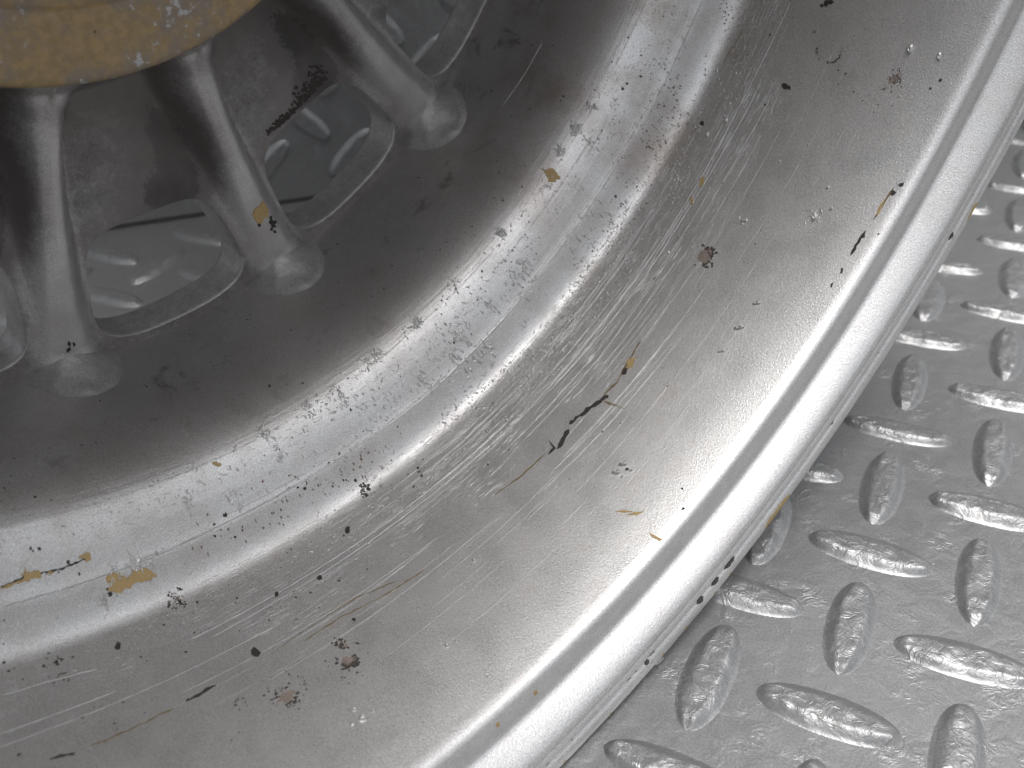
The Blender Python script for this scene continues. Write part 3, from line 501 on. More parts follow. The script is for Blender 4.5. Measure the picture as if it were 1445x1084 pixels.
SPECK = [[-8.0,-0.2026,1.6],[-8.01,-0.2144,1.5],[-7.9,-0.2028,1.7],[-7.96,-0.2082,1.4],[-8.98,-0.2103,1.2],[-8.9,-0.2065,1.0],[-8.99,-0.2005,2.4],[-8.92,-0.1963,2.1],[-8.07,-0.2126,2.2],[-8.45,-0.2146,1.8],[-8.87,-0.1958,2.2],[-9.24,-0.2068,1.2],[-8.52,-0.1958,2.0],[-8.65,-0.2107,0.9],[-7.82,-0.2097,2.2],[-8.12,-0.195,1.1],[-8.04,-0.2154,1.8],[-8.97,-0.1907,1.1],[-8.2,-0.1934,1.0],[-8.24,-0.1946,1.9],[-7.7,-0.2052,1.0],[-8.36,-0.2181,1.1],[-8.04,-0.2121,1.3],[-7.93,-0.1965,1.7],[-7.81,-0.2043,1.1],[-8.79,-0.195,2.3],[-8.72,-0.1959,1.4],[-8.3,-0.1944,1.8],[-8.37,-0.2133,1.1],[-9.02,-0.2105,1.6],[-8.73,-0.2166,1.1],[-9.0,-0.1953,1.7],[-7.77,-0.2045,1.9],[-9.23,-0.2051,2.2],[-8.92,-0.1984,1.3],[-9.3,-0.1997,1.3],[-8.43,-0.2165,2.4],[-8.44,-0.1911,1.4],[-8.38,-0.1924,2.2],[-8.59,-0.2115,2.4],[-9.2,-0.2022,2.0],[-8.96,-0.1955,1.4],[-8.39,-0.1962,2.0],[-9.28,-0.2043,1.0],[-8.96,-0.1984,2.3],[-7.72,-0.2136,1.7],[-8.4,-0.1938,1.2],[-8.07,-0.1958,1.3],[-8.41,-0.193,2.3],[-7.87,-0.2012,1.0],[-8.05,-0.2108,1.7],[-8.26,-0.1907,1.7],[-9.0,-0.2059,1.7],[-7.95,-0.1995,1.2],[-9.0,-0.2131,1.5],[-8.4,-0.2185,1.4],[-7.82,-0.2107,1.1],[-8.11,-0.1924,1.6],[-9.24,-0.2073,1.8],[-8.88,-0.2096,2.0],[-8.96,-0.195,2.0],[-8.52,-0.2125,1.2],[-8.12,-0.2169,1.0],[-8.1,-0.1992,1.1],[-8.34,-0.1939,1.8],[-7.93,-0.2068,2.0],[-8.39,-0.1926,1.3],[-8.96,-0.2014,2.0],[-8.47,-0.1911,1.4],[-8.61,-0.2156,1.6],[-7.61,-0.207,1.3],[-9.28,-0.1978,1.1],[-9.08,-0.2049,2.4],[-8.5,-0.1917,2.0],[-8.17,-0.2113,2.3],[-9.23,-0.1963,1.9],[-9.25,-0.2052,1.9],[-9.23,-0.1987,1.7],[-8.08,-0.2157,2.1],[-8.63,-0.1927,0.9],[-7.77,-0.213,2.2],[-8.14,-0.1951,1.6],[-8.46,-0.1949,2.4],[-7.9,-0.2072,2.2],[-8.35,-0.2148,1.9],[-8.83,-0.1952,0.9],[-8.31,-0.2162,2.0],[-8.91,-0.2104,1.4],[-8.06,-0.2135,1.8],[-7.97,-0.2131,1.9],[-8.26,-0.1959,2.2],[-8.55,-0.1957,0.9],[-8.06,-0.2108,1.6],[-9.21,-0.2067,1.6],[-8.75,-0.2094,2.1],[-7.88,-0.2136,2.2],[-8.51,-0.2167,2.2],[-8.48,-0.2119,2.2],[-8.06,-0.1993,1.0],[-8.97,-0.2005,1.4],[-8.35,-0.1954,0.9],[-9.03,-0.2054,2.0],[-9.01,-0.203,2.3],[-7.71,-0.2049,1.2],[-9.12,-0.2037,1.5],[-8.1,-0.1964,2.1],[-8.1,-0.2179,1.9],[-7.82,-0.2153,2.3],[-7.9,-0.2112,1.9],[-8.28,-0.2184,2.0],[-8.27,-0.2274,1.0],[-8.37,-0.2206,1.5],[-8.22,-0.2205,1.6],[-8.26,-0.2256,1.3],[-8.28,-0.2255,1.0],[-7.92,-0.2244,1.1],[-8.05,-0.2239,1.3],[-7.66,-0.224,1.0],[-7.89,-0.2262,0.8],[-7.95,-0.2247,1.3],[-7.81,-0.2312,1.5],[-8.51,-0.2288,1.3],[-8.18,-0.2293,1.1],[-8.49,-0.2281,0.9],[-8.48,-0.2213,0.7],[-8.19,-0.2295,1.4],[-8.1,-0.2296,1.5],[-8.34,-0.2265,1.6],[-7.84,-0.23,1.4],[-8.07,-0.2206,0.7],[-8.0,-0.2351,1.4],[-7.9,-0.2221,1.2],[-8.26,-0.2273,1.0],[-8.23,-0.2273,1.4],[-8.25,-0.2226,0.7],[-8.53,-0.2212,1.0],[-8.02,-0.2219,1.7],[-8.01,-0.2221,0.9],[-7.94,-0.2322,0.8],[-7.78,-0.2279,1.4],[-8.49,-0.2288,0.7],[-8.23,-0.2224,0.9],[-7.73,-0.2296,1.0],[-8.38,-0.2313,1.3],[-8.42,-0.2284,1.3],[-8.38,-0.2264,0.8],[-8.51,-0.2281,1.0],[-8.45,-0.2248,1.3],[-8.18,-0.221,1.5],[-7.97,-0.224,1.5],[-7.53,-0.2034,0.6],[-8.65,-0.2251,1.1],[-7.96,-0.1865,0.7],[-10.13,-0.1918,1.0],[-7.09,-0.2121,1.1],[-7.45,-0.2109,1.0],[-10.06,-0.1904,0.6],[-7.34,-0.2062,1.2],[-7.2,-0.1968,0.9],[-7.01,-0.2119,0.6],[-7.59,-0.2255,0.9],[-9.7,-0.1883,0.9],[-7.42,-0.1995,0.8],[-8.71,-0.2263,1.1],[-9.82,-0.2096,0.6],[-7.26,-0.2167,0.7],[-9.7,-0.2167,1.0],[-7.15,-0.204,0.8],[-10.11,-0.1931,0.7],[-7.6,-0.1997,1.0],[-9.83,-0.1857,0.6],[-9.66,-0.1782,1.2],[-9.48,-0.1821,0.5],[-8.69,-0.1829,1.4],[-9.86,-0.1913,0.6],[-8.56,-0.1767,1.2],[-7.17,-0.2008,1.2],[-9.59,-0.1865,0.8],[-8.26,-0.1858,1.2],[-9.54,-0.2131,0.8],[-7.09,-0.2128,1.2],[-7.64,-0.2283,1.0],[-10.12,-0.1996,0.8],[-8.03,-0.1875,0.9],[-8.67,-0.1839,0.7],[-10.32,-0.1965,1.0],[-7.17,-0.2144,1.1],[-9.96,-0.1918,0.8],[-8.56,-0.2305,1.2],[-9.76,-0.1901,0.5],[-13.54,-0.2141,0.6],[-13.89,-0.1988,0.8],[-13.22,-0.2179,0.9],[-13.04,-0.2144,1.6],[-13.34,-0.1933,1.3],[-12.97,-0.2162,1.5],[-13.38,-0.2183,0.7],[-13.62,-0.1938,1.2],[-13.22,-0.193,1.0],[-13.95,-0.2097,1.5],[-14.01,-0.1973,1.2],[-13.28,-0.216,0.9],[-13.99,-0.2096,1.3],[-13.4,-0.194,1.2],[-13.59,-0.1963,1.6],[-12.95,-0.1978,0.9],[-13.04,-0.1983,0.8],[-14.22,-0.2039,0.7],[-14.13,-0.2002,1.3],[-13.02,-0.199,0.9],[-12.72,-0.2066,0.9],[-13.93,-0.21,0.8],[-13.19,-0.2188,1.1],[-13.81,-0.2149,1.6],[-13.43,-0.2137,1.1],[-13.25,-0.2161,1.3],[-14.11,-0.2016,1.2],[-13.16,-0.2203,1.3],[-13.01,-0.2182,0.8],[-13.45,-0.2175,0.7],[-12.97,-0.2138,1.1],[-13.86,-0.2138,1.4],[-14.11,-0.2101,1.1],[-13.72,-0.2178,0.9],[-12.93,-0.2198,0.7],[-12.78,-0.2152,1.2],[-12.67,-0.2155,0.8],[-13.95,-0.2108,1.3],[-12.68,-0.2014,1.5],[-13.13,-0.196,1.6],[-12.66,-0.2025,1.0],[-12.84,-0.2149,1.3],[-13.33,-0.2196,1.3],[-12.81,-0.2011,1.1],[-13.25,-0.2177,0.7],[-12.84,-0.2022,1.1],[-13.09,-0.1982,1.6],[-13.87,-0.1973,1.5],[-13.86,-0.1938,1.2],[-12.71,-0.2066,0.9],[-13.84,-0.1962,0.6],[-13.35,-0.1962,0.9],[-12.71,-0.2173,1.0],[-13.8,-0.1963,1.3],[-13.82,-0.2089,1.1],[-13.8,-0.1978,1.4],[-13.28,-0.1946,1.4],[-13.81,-0.2157,0.9],[-12.92,-0.2035,1.5],[-13.85,-0.2058,0.9],[-12.11,-0.1998,1.0],[-12.21,-0.2229,0.7],[-14.52,-0.2195,1.1],[-13.41,-0.1845,0.9],[-14.21,-0.1989,0.8],[-14.03,-0.2253,0.7],[-12.01,-0.2063,0.7],[-12.23,-0.2275,0.8],[-13.03,-0.192,1.2],[-13.27,-0.2342,1.0],[-12.84,-0.2351,0.7],[-13.34,-0.1925,0.5],[-14.28,-0.2101,1.0],[-14.36,-0.2016,0.7],[-14.11,-0.221,1.1],[-14.1,-0.2193,0.5],[-11.84,-0.2148,0.7],[-12.64,-0.23,1.1],[-11.89,-0.2077,0.5],[-14.63,-0.2129,0.9],[-13.79,-0.1915,0.5],[-13.94,-0.224,0.8],[-11.68,-0.2143,0.8],[-12.25,-0.2262,1.2],[-11.88,-0.2183,1.1],[-14.56,-0.1932,0.7],[-11.77,-0.2095,1.2],[-12.55,-0.2297,0.7],[-12.95,-0.2385,1.0],[-12.55,-0.1958,0.7],[-13.53,-0.1908,0.8],[-14.42,-0.2057,0.8],[-11.96,-0.2062,1.0],[-12.17,-0.209,1.1],[-12.97,-0.1928,1.0],[-12.22,-0.2323,0.8],[-12.48,-0.2328,0.6],[-13.82,-0.1929,0.5],[-11.82,-0.2047,0.7],[-14.4,-0.2109,1.0],[-16.34,-0.2256,1.2],[-15.82,-0.2229,0.9],[-16.31,-0.2163,0.8],[-16.39,-0.2189,1.0],[-16.37,-0.2265,1.1],[-16.49,-0.2258,0.8],[-15.71,-0.2292,1.0],[-16.22,-0.23,1.1],[-16.24,-0.2167,0.6],[-15.83,-0.2187,0.8],[-16.3,-0.2187,0.5],[-16.01,-0.2295,0.8],[-15.98,-0.2314,1.1],[-16.34,-0.2151,0.6],[-16.23,-0.2293,0.7],[-15.7,-0.2245,1.1],[-16.12,-0.2154,0.7],[-16.14,-0.2304,0.8],[37.33,-0.2421,2.4],[38.44,-0.2605,1.7],[38.37,-0.2584,1.0],[37.79,-0.2331,1.8],[38.5,-0.2364,2.2],[38.42,-0.2369,1.5],[37.58,-0.257,2.1],[38.04,-0.2578,2.4],[37.75,-0.2632,1.7],[38.12,-0.2628,1.1],[37.64,-0.2319,1.4],[37.63,-0.231,2.0],[38.73,-0.2539,1.1],[38.62,-0.2533,1.9],[38.51,-0.2571,0.9],[38.15,-0.2651,1.8],[38.34,-0.2392,2.0],[37.35,-0.256,1.3],[37.28,-0.2384,1.8],[38.76,-0.2416,1.6],[38.47,-0.2623,1.5],[37.11,-0.2404,1.5],[38.13,-0.238,1.4],[38.64,-0.2609,1.6],[38.73,-0.2498,1.4],[38.88,-0.2565,1.5],[38.49,-0.2452,1.7],[39.05,-0.246,1.2],[38.86,-0.251,2.3],[37.07,-0.2463,1.9],[38.35,-0.238,1.5],[37.69,-0.2323,1.0],[38.6,-0.2474,1.2],[38.57,-0.2391,2.0],[37.35,-0.248,1.4],[38.34,-0.2396,2.3],[38.88,-0.2438,1.3],[38.94,-0.2598,1.8],[37.28,-0.2373,2.4],[38.1,-0.2581,1.2],[38.22,-0.2568,0.9],[37.37,-0.25,1.6],[37.99,-0.2334,1.9],[37.13,-0.2454,1.7],[38.88,-0.2527,1.9],[37.98,-0.2652,1.0],[37.72,-0.2302,2.2],[38.41,-0.2322,1.8],[38.94,-0.2464,1.5],[37.73,-0.2312,2.0],[37.61,-0.2561,1.4],[38.61,-0.2403,1.2],[38.57,-0.2329,1.2],[37.31,-0.2348,1.5],[37.48,-0.2596,1.3],[38.12,-0.2587,1.2],[37.9,-0.2606,2.3],[37.52,-0.2304,1.3],[37.44,-0.2478,1.4],[38.4,-0.2383,2.2],[38.53,-0.2359,1.2],[37.54,-0.2533,1.3],[37.4,-0.2473,1.9],[37.81,-0.2585,1.3],[37.75,-0.2385,1.6],[37.98,-0.2338,1.3],[38.67,-0.2527,2.2],[38.78,-0.2367,1.2],[38.63,-0.2408,2.2],[37.48,-0.2578,1.3],[38.7,-0.2542,2.2],[38.61,-0.2578,0.9],[37.27,-0.2419,1.5],[38.06,-0.2565,1.6],[39.01,-0.242,1.9],[38.62,-0.2605,2.4],[38.8,-0.2522,1.6],[38.64,-0.2395,1.8],[37.08,-0.2443,1.6],[38.82,-0.2364,2.4],[38.37,-0.2421,1.0],[36.98,-0.2473,1.7],[37.48,-0.2428,1.3],[37.8,-0.2379,2.0],[37.58,-0.2394,1.8],[37.62,-0.2308,1.9],[38.92,-0.2442,2.0],[37.27,-0.2418,1.5],[37.03,-0.2534,1.6],[38.92,-0.2519,1.0],[58.29,-0.2173,0.9],[58.21,-0.2182,0.6],[57.54,-0.2236,0.9],[57.4,-0.2327,0.6],[57.49,-0.2267,0.6],[58.81,-0.2208,0.9],[57.89,-0.2499,0.6],[57.37,-0.2293,0.5],[57.4,-0.2282,0.5],[57.51,-0.2219,0.8],[57.9,-0.2193,0.8],[57.42,-0.2292,0.7],[57.63,-0.2207,0.9],[57.74,-0.2197,0.7],[57.43,-0.2365,0.5],[58.0,-0.2494,0.8],[58.11,-0.2175,0.6],[58.19,-0.2184,1.0],[58.83,-0.2231,0.8],[57.78,-0.2206,0.8],[58.2,-0.2509,0.8],[57.62,-0.2194,0.7],[57.88,-0.2499,0.4],[57.53,-0.2222,0.5],[58.76,-0.219,0.9],[57.45,-0.2354,0.8],[58.22,-0.2528,0.8],[57.55,-0.2222,0.9],[57.52,-0.2264,0.5],[58.08,-0.2519,0.9],[58.5,-0.2196,0.8],[57.6,-0.2221,0.5],[57.49,-0.2433,0.8],[57.59,-0.2221,0.6],[57.54,-0.2242,0.7],[58.11,-0.2524,0.4],[57.34,-0.237,0.6],[57.83,-0.2504,0.4],[57.39,-0.2338,0.7],[57.33,-0.2283,0.8],[57.89,-0.2486,0.9],[57.72,-0.2213,0.9],[57.42,-0.2307,0.9],[57.44,-0.2249,1.0],[57.88,-0.2183,0.7],[58.02,-0.2176,1.0],[57.46,-0.2385,0.8],[57.39,-0.2331,0.8],[57.7,-0.2191,0.6],[57.7,-0.2459,0.5],[57.9,-0.2196,0.9],[58.25,-0.2517,0.5],[57.82,-0.2499,0.5],[57.95,-0.218,0.4],[58.29,-0.2178,0.4],[58.53,-0.2182,0.5],[57.93,-0.2515,0.8],[58.05,-0.2168,0.6],[57.81,-0.2483,0.8],[57.47,-0.2424,0.8],[2.62,-0.3855,1.3],[3.29,-0.3892,1.1],[2.47,-0.3847,1.9],[2.65,-0.3819,0.8],[2.34,-0.3858,1.4],[2.82,-0.3922,1.2],[2.7,-0.3866,2.0],[3.01,-0.3903,1.0],[3.09,-0.393,1.8],[3.04,-0.3907,1.9],[2.62,-0.3824,1.8],[3.14,-0.3917,1.3],[3.0,-0.3915,1.4],[3.36,-0.3894,2.0],[3.39,-0.3953,1.1],[2.47,-0.3815,1.0],[3.38,-0.3925,1.9],[2.58,-0.3895,2.0],[2.62,-0.3805,1.9],[2.64,-0.3928,2.1],[3.07,-0.3936,1.8],[2.73,-0.3892,1.2],[3.37,-0.3922,0.8],[2.71,-0.3948,1.6],[2.59,-0.3894,1.6],[2.76,-0.3917,2.0],[3.35,-0.3942,1.7],[2.99,-0.3909,1.4],[2.58,-0.3837,2.0],[2.28,-0.3817,1.9],[2.71,-0.3865,1.0],[2.78,-0.3933,1.2],[2.82,-0.3898,1.6],[3.09,-0.3947,1.5],[2.84,-0.3887,1.1],[2.69,-0.3867,0.9],[3.48,-0.3926,1.5],[2.85,-0.3947,1.6],[2.56,-0.3878,2.1],[3.32,-0.3899,1.8],[4.16,-0.383,1.1],[3.5,-0.3678,0.9],[4.05,-0.3797,1.2],[4.7,-0.3718,0.7],[4.26,-0.3801,0.9],[3.59,-0.3734,0.7],[4.23,-0.3688,0.7],[3.94,-0.3692,0.6],[4.56,-0.3658,0.5],[4.58,-0.3765,0.6],[3.61,-0.3781,0.5],[4.02,-0.3788,0.7],[4.5,-0.3873,0.6],[3.29,-0.3771,0.7],[57.78,-0.1296,1.1],[57.32,-0.1345,1.2],[57.95,-0.1359,0.8],[57.46,-0.1332,0.9],[58.13,-0.1248,0.8],[58.31,-0.1337,0.6],[58.04,-0.1364,0.6],[57.52,-0.136,0.5],[57.1,-0.1364,0.8],[57.51,-0.135,1.0],[57.77,-0.1386,0.9],[57.28,-0.1301,0.8],[58.12,-0.1366,0.9],[57.53,-0.128,0.8],[57.89,-0.1314,0.8],[58.56,-0.1374,1.1],[58.71,-0.1346,0.6],[57.8,-0.1313,1.1],[57.66,-0.1296,0.5],[58.01,-0.1315,0.6],[58.05,-0.1435,0.5],[57.96,-0.141,0.9],[57.73,-0.1443,1.1],[58.14,-0.132,0.5],[57.86,-0.1334,0.9],[57.6,-0.1424,1.1],[58.42,-0.1387,0.7],[58.37,-0.1386,0.6],[58.24,-0.1311,0.8],[57.29,-0.1244,0.8],[58.56,-0.1392,0.8],[57.97,-0.14,0.6],[58.67,-0.1352,0.5],[57.91,-0.1264,0.5],[57.68,-0.1365,0.6],[58.37,-0.1357,1.1],[57.61,-0.129,0.9],[58.24,-0.1351,0.6],[57.45,-0.1364,1.2],[58.32,-0.1442,1.1],[55.94,-0.1579,0.9],[57.5,-0.155,0.5],[57.3,-0.1522,0.5],[55.27,-0.1346,0.8],[57.54,-0.1317,0.7],[56.98,-0.1442,0.7],[56.99,-0.1354,0.5],[56.69,-0.1451,0.8],[55.33,-0.1626,0.9],[56.81,-0.1351,0.5],[56.65,-0.1457,0.5],[55.74,-0.1478,0.7],[56.81,-0.1427,0.4],[57.21,-0.141,0.7],[54.73,-0.1419,0.9],[56.74,-0.1497,0.6],[57.75,-0.1607,0.5],[56.6,-0.1472,0.6],[57.55,-0.146,0.7],[55.65,-0.1239,0.6],[55.24,-0.1571,0.5],[56.46,-0.1221,0.8],[56.69,-0.1333,0.9],[56.49,-0.1603,0.4],[55.42,-0.1411,0.9],[58.12,-0.1774,0.6],[56.62,-0.1333,0.6],[56.7,-0.1431,0.9],[56.95,-0.144,0.4],[56.87,-0.1409,0.6],[-23.48,-0.3595,0.6],[-24.18,-0.3663,0.6],[-23.49,-0.3655,1.3],[-22.34,-0.37,1.1],[-23.35,-0.3477,0.6],[-23.12,-0.3709,1.4],[-24.03,-0.349,1.0],[-23.68,-0.3528,1.0],[-23.41,-0.3514,1.1],[-23.24,-0.3726,1.2],[-23.57,-0.3516,0.8],[-23.19,-0.3684,0.8],[-23.2,-0.3593,1.1],[-23.43,-0.3616,1.4],[-23.58,-0.3605,1.0],[-22.55,-0.3755,1.4],[-23.6,-0.3692,1.1],[-22.96,-0.3535,1.4],[-22.4,-0.3684,1.2],[-23.08,-0.37,1.1],[-23.5,-0.3418,1.1],[-23.6,-0.3403,1.2],[-23.77,-0.3437,1.2],[-23.58,-0.3823,0.9],[-23.86,-0.3522,0.8],[-23.2,-0.3759,0.8],[-23.34,-0.3609,1.1],[-22.44,-0.3683,1.4],[-23.83,-0.3775,0.9],[-24.39,-0.3539,0.8],[-14.55,-0.393,0.7],[-14.81,-0.3932,1.6],[-15.14,-0.3852,0.7],[-13.79,-0.3877,1.5],[-14.92,-0.3871,1.6],[-14.51,-0.3819,1.5],[-14.1,-0.3878,1.3],[-14.7,-0.3886,1.6],[-14.88,-0.3772,1.1],[-14.39,-0.3728,0.8],[-14.34,-0.3838,1.0],[-14.21,-0.3839,1.7],[-14.77,-0.3768,0.9],[-14.27,-0.385,0.8],[-13.96,-0.3852,0.9],[-14.04,-0.3799,1.0],[-14.47,-0.3789,1.4],[-14.88,-0.3816,0.9],[-14.51,-0.3881,1.7],[-13.86,-0.3864,1.2],[-15.04,-0.3839,1.3],[-14.29,-0.3923,1.1],[-14.31,-0.3899,1.0],[-14.54,-0.3818,1.6],[-14.93,-0.379,0.7],[-13.93,-0.3866,1.5],[-14.23,-0.3781,1.5],[-14.56,-0.3835,1.1],[-14.02,-0.3939,0.7],[-15.06,-0.3784,1.0],[-14.11,-0.376,1.6],[-14.99,-0.3871,1.5],[-14.15,-0.3885,1.5],[-13.72,-0.3868,1.2],[-15.19,-0.3831,1.8],[-14.03,-0.3911,1.6],[-13.93,-0.3887,0.8],[-14.48,-0.3893,1.0],[-14.68,-0.3913,1.4],[-13.77,-0.3932,1.0],[-14.05,-0.3854,1.0],[-14.0,-0.3958,1.2],[-13.9,-0.3935,1.0],[-14.67,-0.3957,0.7],[-14.28,-0.3744,1.3],[-15.07,-0.3853,1.1],[-14.36,-0.3801,1.5],[-14.49,-0.3926,0.7],[-14.22,-0.3849,1.0],[-13.87,-0.3945,1.4]]
SMUDGE = [[-8.55,-0.2025,7],[-8.0,-0.2205,4],[38.18,-0.2472,10],[-13.52,-0.2047,7],[57.67,-0.1373,6],[-14.4,-0.3863,5],[59.45,-0.265,4]]
DROPS = [[36.3,-0.1473,9,5],[33.68,-0.1482,12,6],[31.14,-0.1494,8,4],[18.22,-0.1575,8,7],[17.26,-0.157,9,7],[18.12,-0.1439,4,3.5],[17.22,-0.1475,3,3],[-10.71,-0.1355,7,6],[-10.68,-0.1495,4,4],[-9.8,-0.1357,3.5,3.5],[-11.47,-0.1366,3,3],[-2.62,-0.1447,5,5],[-2.7,-0.1536,4,4],[-1.88,-0.1412,3.5,3],[60.18,-0.136,6,13],[60.27,-0.0987,4,11],[45.06,-0.144,5,14],[47.73,-0.148,4,4],[46.2,-0.1294,4,4],[4.03,-0.2077,5,5],[42.44,-0.2248,6,5],[50.07,-0.3273,4,10],[48.33,-0.2258,3,3],[48.31,-0.3438,4,9],[40.41,-0.2119,2,2],[45.8,-0.0596,3,3]]
SCR = [[2.6,[[-28.7,-0.3038],[-27.35,-0.3052],[-25.96,-0.3061],[-24.54,-0.3066],[-23.08,-0.3066],[-21.59,-0.3061]]],[1.6,[[-29.13,-0.288],[-25.81,-0.2919],[-22.25,-0.2933],[-18.44,-0.2939],[-14.35,-0.2934],[-10.06,-0.2889]]],[1.8,[[-27.28,-0.3554],[-26.15,-0.354],[-25.01,-0.3523],[-23.88,-0.3476],[-22.77,-0.34],[-21.65,-0.332]]],[1.1,[[-18.67,-0.2735],[-15.29,-0.2721],[-11.36,-0.2697],[-6.41,-0.2668],[-1.41,-0.2642],[3.66,-0.2596]]],[1.0,[[-13.7,-0.2337],[-9.88,-0.2347],[-5.89,-0.2329],[-1.62,-0.2323],[2.96,-0.2327],[7.65,-0.2295]]],[1.8,[[-15.46,-0.3288],[-10.25,-0.3325],[-4.76,-0.3322],[0.96,-0.3298],[7.93,-0.3275],[15.62,-0.3185]]],[1.4,[[-14.35,-0.3171],[-8.91,-0.3222],[-3.04,-0.3235],[3.39,-0.3225],[10.07,-0.3192],[16.89,-0.3105]]],[1.6,[[23.31,-0.3231],[29.89,-0.3188],[36.75,-0.316],[44.24,-0.3187],[52.46,-0.3218],[61.14,-0.313]]],[1.7,[[20.39,-0.317],[26.31,-0.3096],[32.97,-0.3057],[41.11,-0.3115],[47.27,-0.3078],[52.36,-0.2996]]],[1.2,[[40.59,-0.2846],[43.37,-0.286],[46.12,-0.2862],[48.63,-0.2849],[50.89,-0.2822],[53.12,-0.2788]]],[1.1,[[40.79,-0.2689],[43.23,-0.2693],[45.64,-0.2689],[47.46,-0.2685],[48.72,-0.2685],[49.96,-0.2683]]],[1.0,[[12.25,-0.2199],[15.53,-0.2166],[18.83,-0.2117],[22.49,-0.2084],[26.5,-0.2063],[30.48,-0.202]]],[1.1,[[15.66,-0.2304],[18.84,-0.2287],[22.03,-0.2255],[25.02,-0.2233],[27.81,-0.2226],[30.6,-0.2208]]],[1.0,[[14.06,-0.2329],[17.31,-0.2281],[20.56,-0.2216],[23.68,-0.2157],[26.66,-0.2105],[29.61,-0.2041]]],[0.8,[[15.48,-0.2159],[17.48,-0.2135],[19.48,-0.2104],[21.82,-0.2086],[24.49,-0.2076],[27.16,-0.2057]]],[1.0,[[-9.9,-0.2615],[-7.48,-0.2608],[-5.0,-0.259],[-2.54,-0.2598],[-0.09,-0.2636],[2.41,-0.2664]]],[1.3,[[-25.95,-0.4178],[-20.5,-0.418],[-14.53,-0.4187],[-9.28,-0.422],[-2.09,-0.4194],[4.08,-0.4192],[8.48,-0.415],[13.74,-0.4133]]],[2.2,[[13.74,-0.4133],[19.5,-0.4154],[26.2,-0.4187],[34.46,-0.4193],[41.17,-0.4209],[44.99,-0.4182],[49.0,-0.4175],[54.13,-0.4193],[58.77,-0.4202]]],[0.9,[[-9.17,-0.4256],[-4.83,-0.4252],[-0.63,-0.424],[3.0,-0.4238],[8.08,-0.4223],[14.0,-0.4174]]],[1.2,[[26.95,-0.4214],[31.89,-0.4229],[36.52,-0.423],[40.52,-0.4229],[45.12,-0.4224],[49.95,-0.4205]]],[1.0,[[40.17,-0.4464],[41.39,-0.4457],[42.6,-0.4448],[43.63,-0.4459],[44.47,-0.449],[45.31,-0.4519]]],[0.6,[[38.69,-0.2075],[41.41,-0.2048],[44.08,-0.2012],[46.79,-0.1988],[49.54,-0.1974],[52.23,-0.1952]]],[0.7,[[40.8,-0.6033],[42.43,-0.5964],[44.03,-0.589],[45.7,-0.5846],[47.43,-0.5833],[49.14,-0.5814]]],[1.2,[[15.98,-0.3105],[20.09,-0.3155],[24.22,-0.3178],[27.61,-0.3189],[30.26,-0.3198],[32.89,-0.3197]]],[1.0,[[15.42,-0.2832],[18.96,-0.2836],[22.51,-0.282],[27.25,-0.2867],[33.19,-0.2954],[39.04,-0.2991]]],[1.0,[[10.49,-0.3474],[16.02,-0.351],[22.13,-0.3537],[29.31,-0.358],[35.19,-0.3612],[40.38,-0.3632]]]]
CLUST = [[44.95,-0.471,26,9],[42.22,-0.4726,45,9],[39.53,-0.4751,26,9],[35.66,-0.465,10,8],[28.92,-0.4732,45,9],[21.66,-0.4754,10,12],[16.05,-0.4719,40,9],[14.86,-0.4729,10,9],[10.75,-0.4742,30,9],[9.47,-0.4753,12,9],[28.02,-0.4338,14,10],[26.75,-0.4343,14,8],[22.69,-0.4345,14,12],[18.65,-0.4349,30,22],[19.02,-0.4116,26,25],[16.78,-0.4267,18,20],[12.89,-0.4251,18,15],[-2.56,-0.4716,12,8],[16.05,-0.3651,16,8],[-16.35,-0.4161,20,12],[-18.25,-0.4154,16,9],[42.34,-0.2284,14,8],[45.14,-0.1436,16,12],[-14.37,-0.387,20,10],[-19.11,-0.4032,10,6],[48.61,-0.3626,8,7],[-9.5,-0.4722,6,8],[-2.47,-0.4602,10,12],[2.31,-0.4631,22,26],[5.31,-0.4594,26,22],[-7.48,-0.4332,10,16],[-11.17,-0.4431,10,5],[41.82,-0.4527,10,8],[2.2,-0.474,10,10],[-2.29,-0.4449,12,10]]
PX = .00092
DEG = 1 / radians(1) / .86
def poly(vs, fs, pts, h):
    """flat flake with a thin edge following the wall"""
    n = len(pts)
    if n < 3: return
    b0 = len(vs)
    ct = (sum(p[0] for p in pts) / n, sum(p[1] for p in pts) / n)
    for a, s in pts: vs.append(surf(a, s, h))
    for a, s in pts: vs.append(surf(ct[0] + (a - ct[0]) * 1.04, ct[1] + (s - ct[1]) * 1.04, -.0004))
    for i in range(n): j = (i + 1) % n; fs.append((b0 + i, b0 + j, b0 + n + j, b0 + n + i))
    return b0
def flake(vs, fs, pts, h):       # concave outline: keep as ngon, Blender tessellates it
    b0 = poly(vs, fs, pts, h)
    if b0 is not None: fs.append(tuple(range(b0, b0 + len(pts))))
def strip(vs, fs, pts, h):       # outline made of a left and a right run
    b0 = poly(vs, fs, pts, h); n = len(pts)
    if b0 is None: return
    for i in range(n // 2 - 1): fs.append((b0 + i, b0 + i + 1, b0 + n - 2 - i, b0 + n - 1 - i))
def blobpts(a, s, r, n=6):
    o = []
    e = random.uniform(.6, 1.6)
    for i in range(n):
        t = i / n * 2 * pi; rr = r * random.uniform(.6, 1.3) * PX
        o.append((a + rr * cos(t) * DEG * e, s + rr * sin(t)))
    return o
def dense(pts, n=3):
    """add ragged points between the corners of an outline"""
    o = []
    for i in range(len(pts)):
        p, q = pts[i], pts[(i + 1) % len(pts)]
        for k in range(n):
            u = k / n; j = 0 if k == 0 else 1
            o.append((p[0] + (q[0] - p[0]) * u + j * random.gauss(0, .05), p[1] + (q[1] - p[1]) * u + j * random.gauss(0, .0007)))
    return o
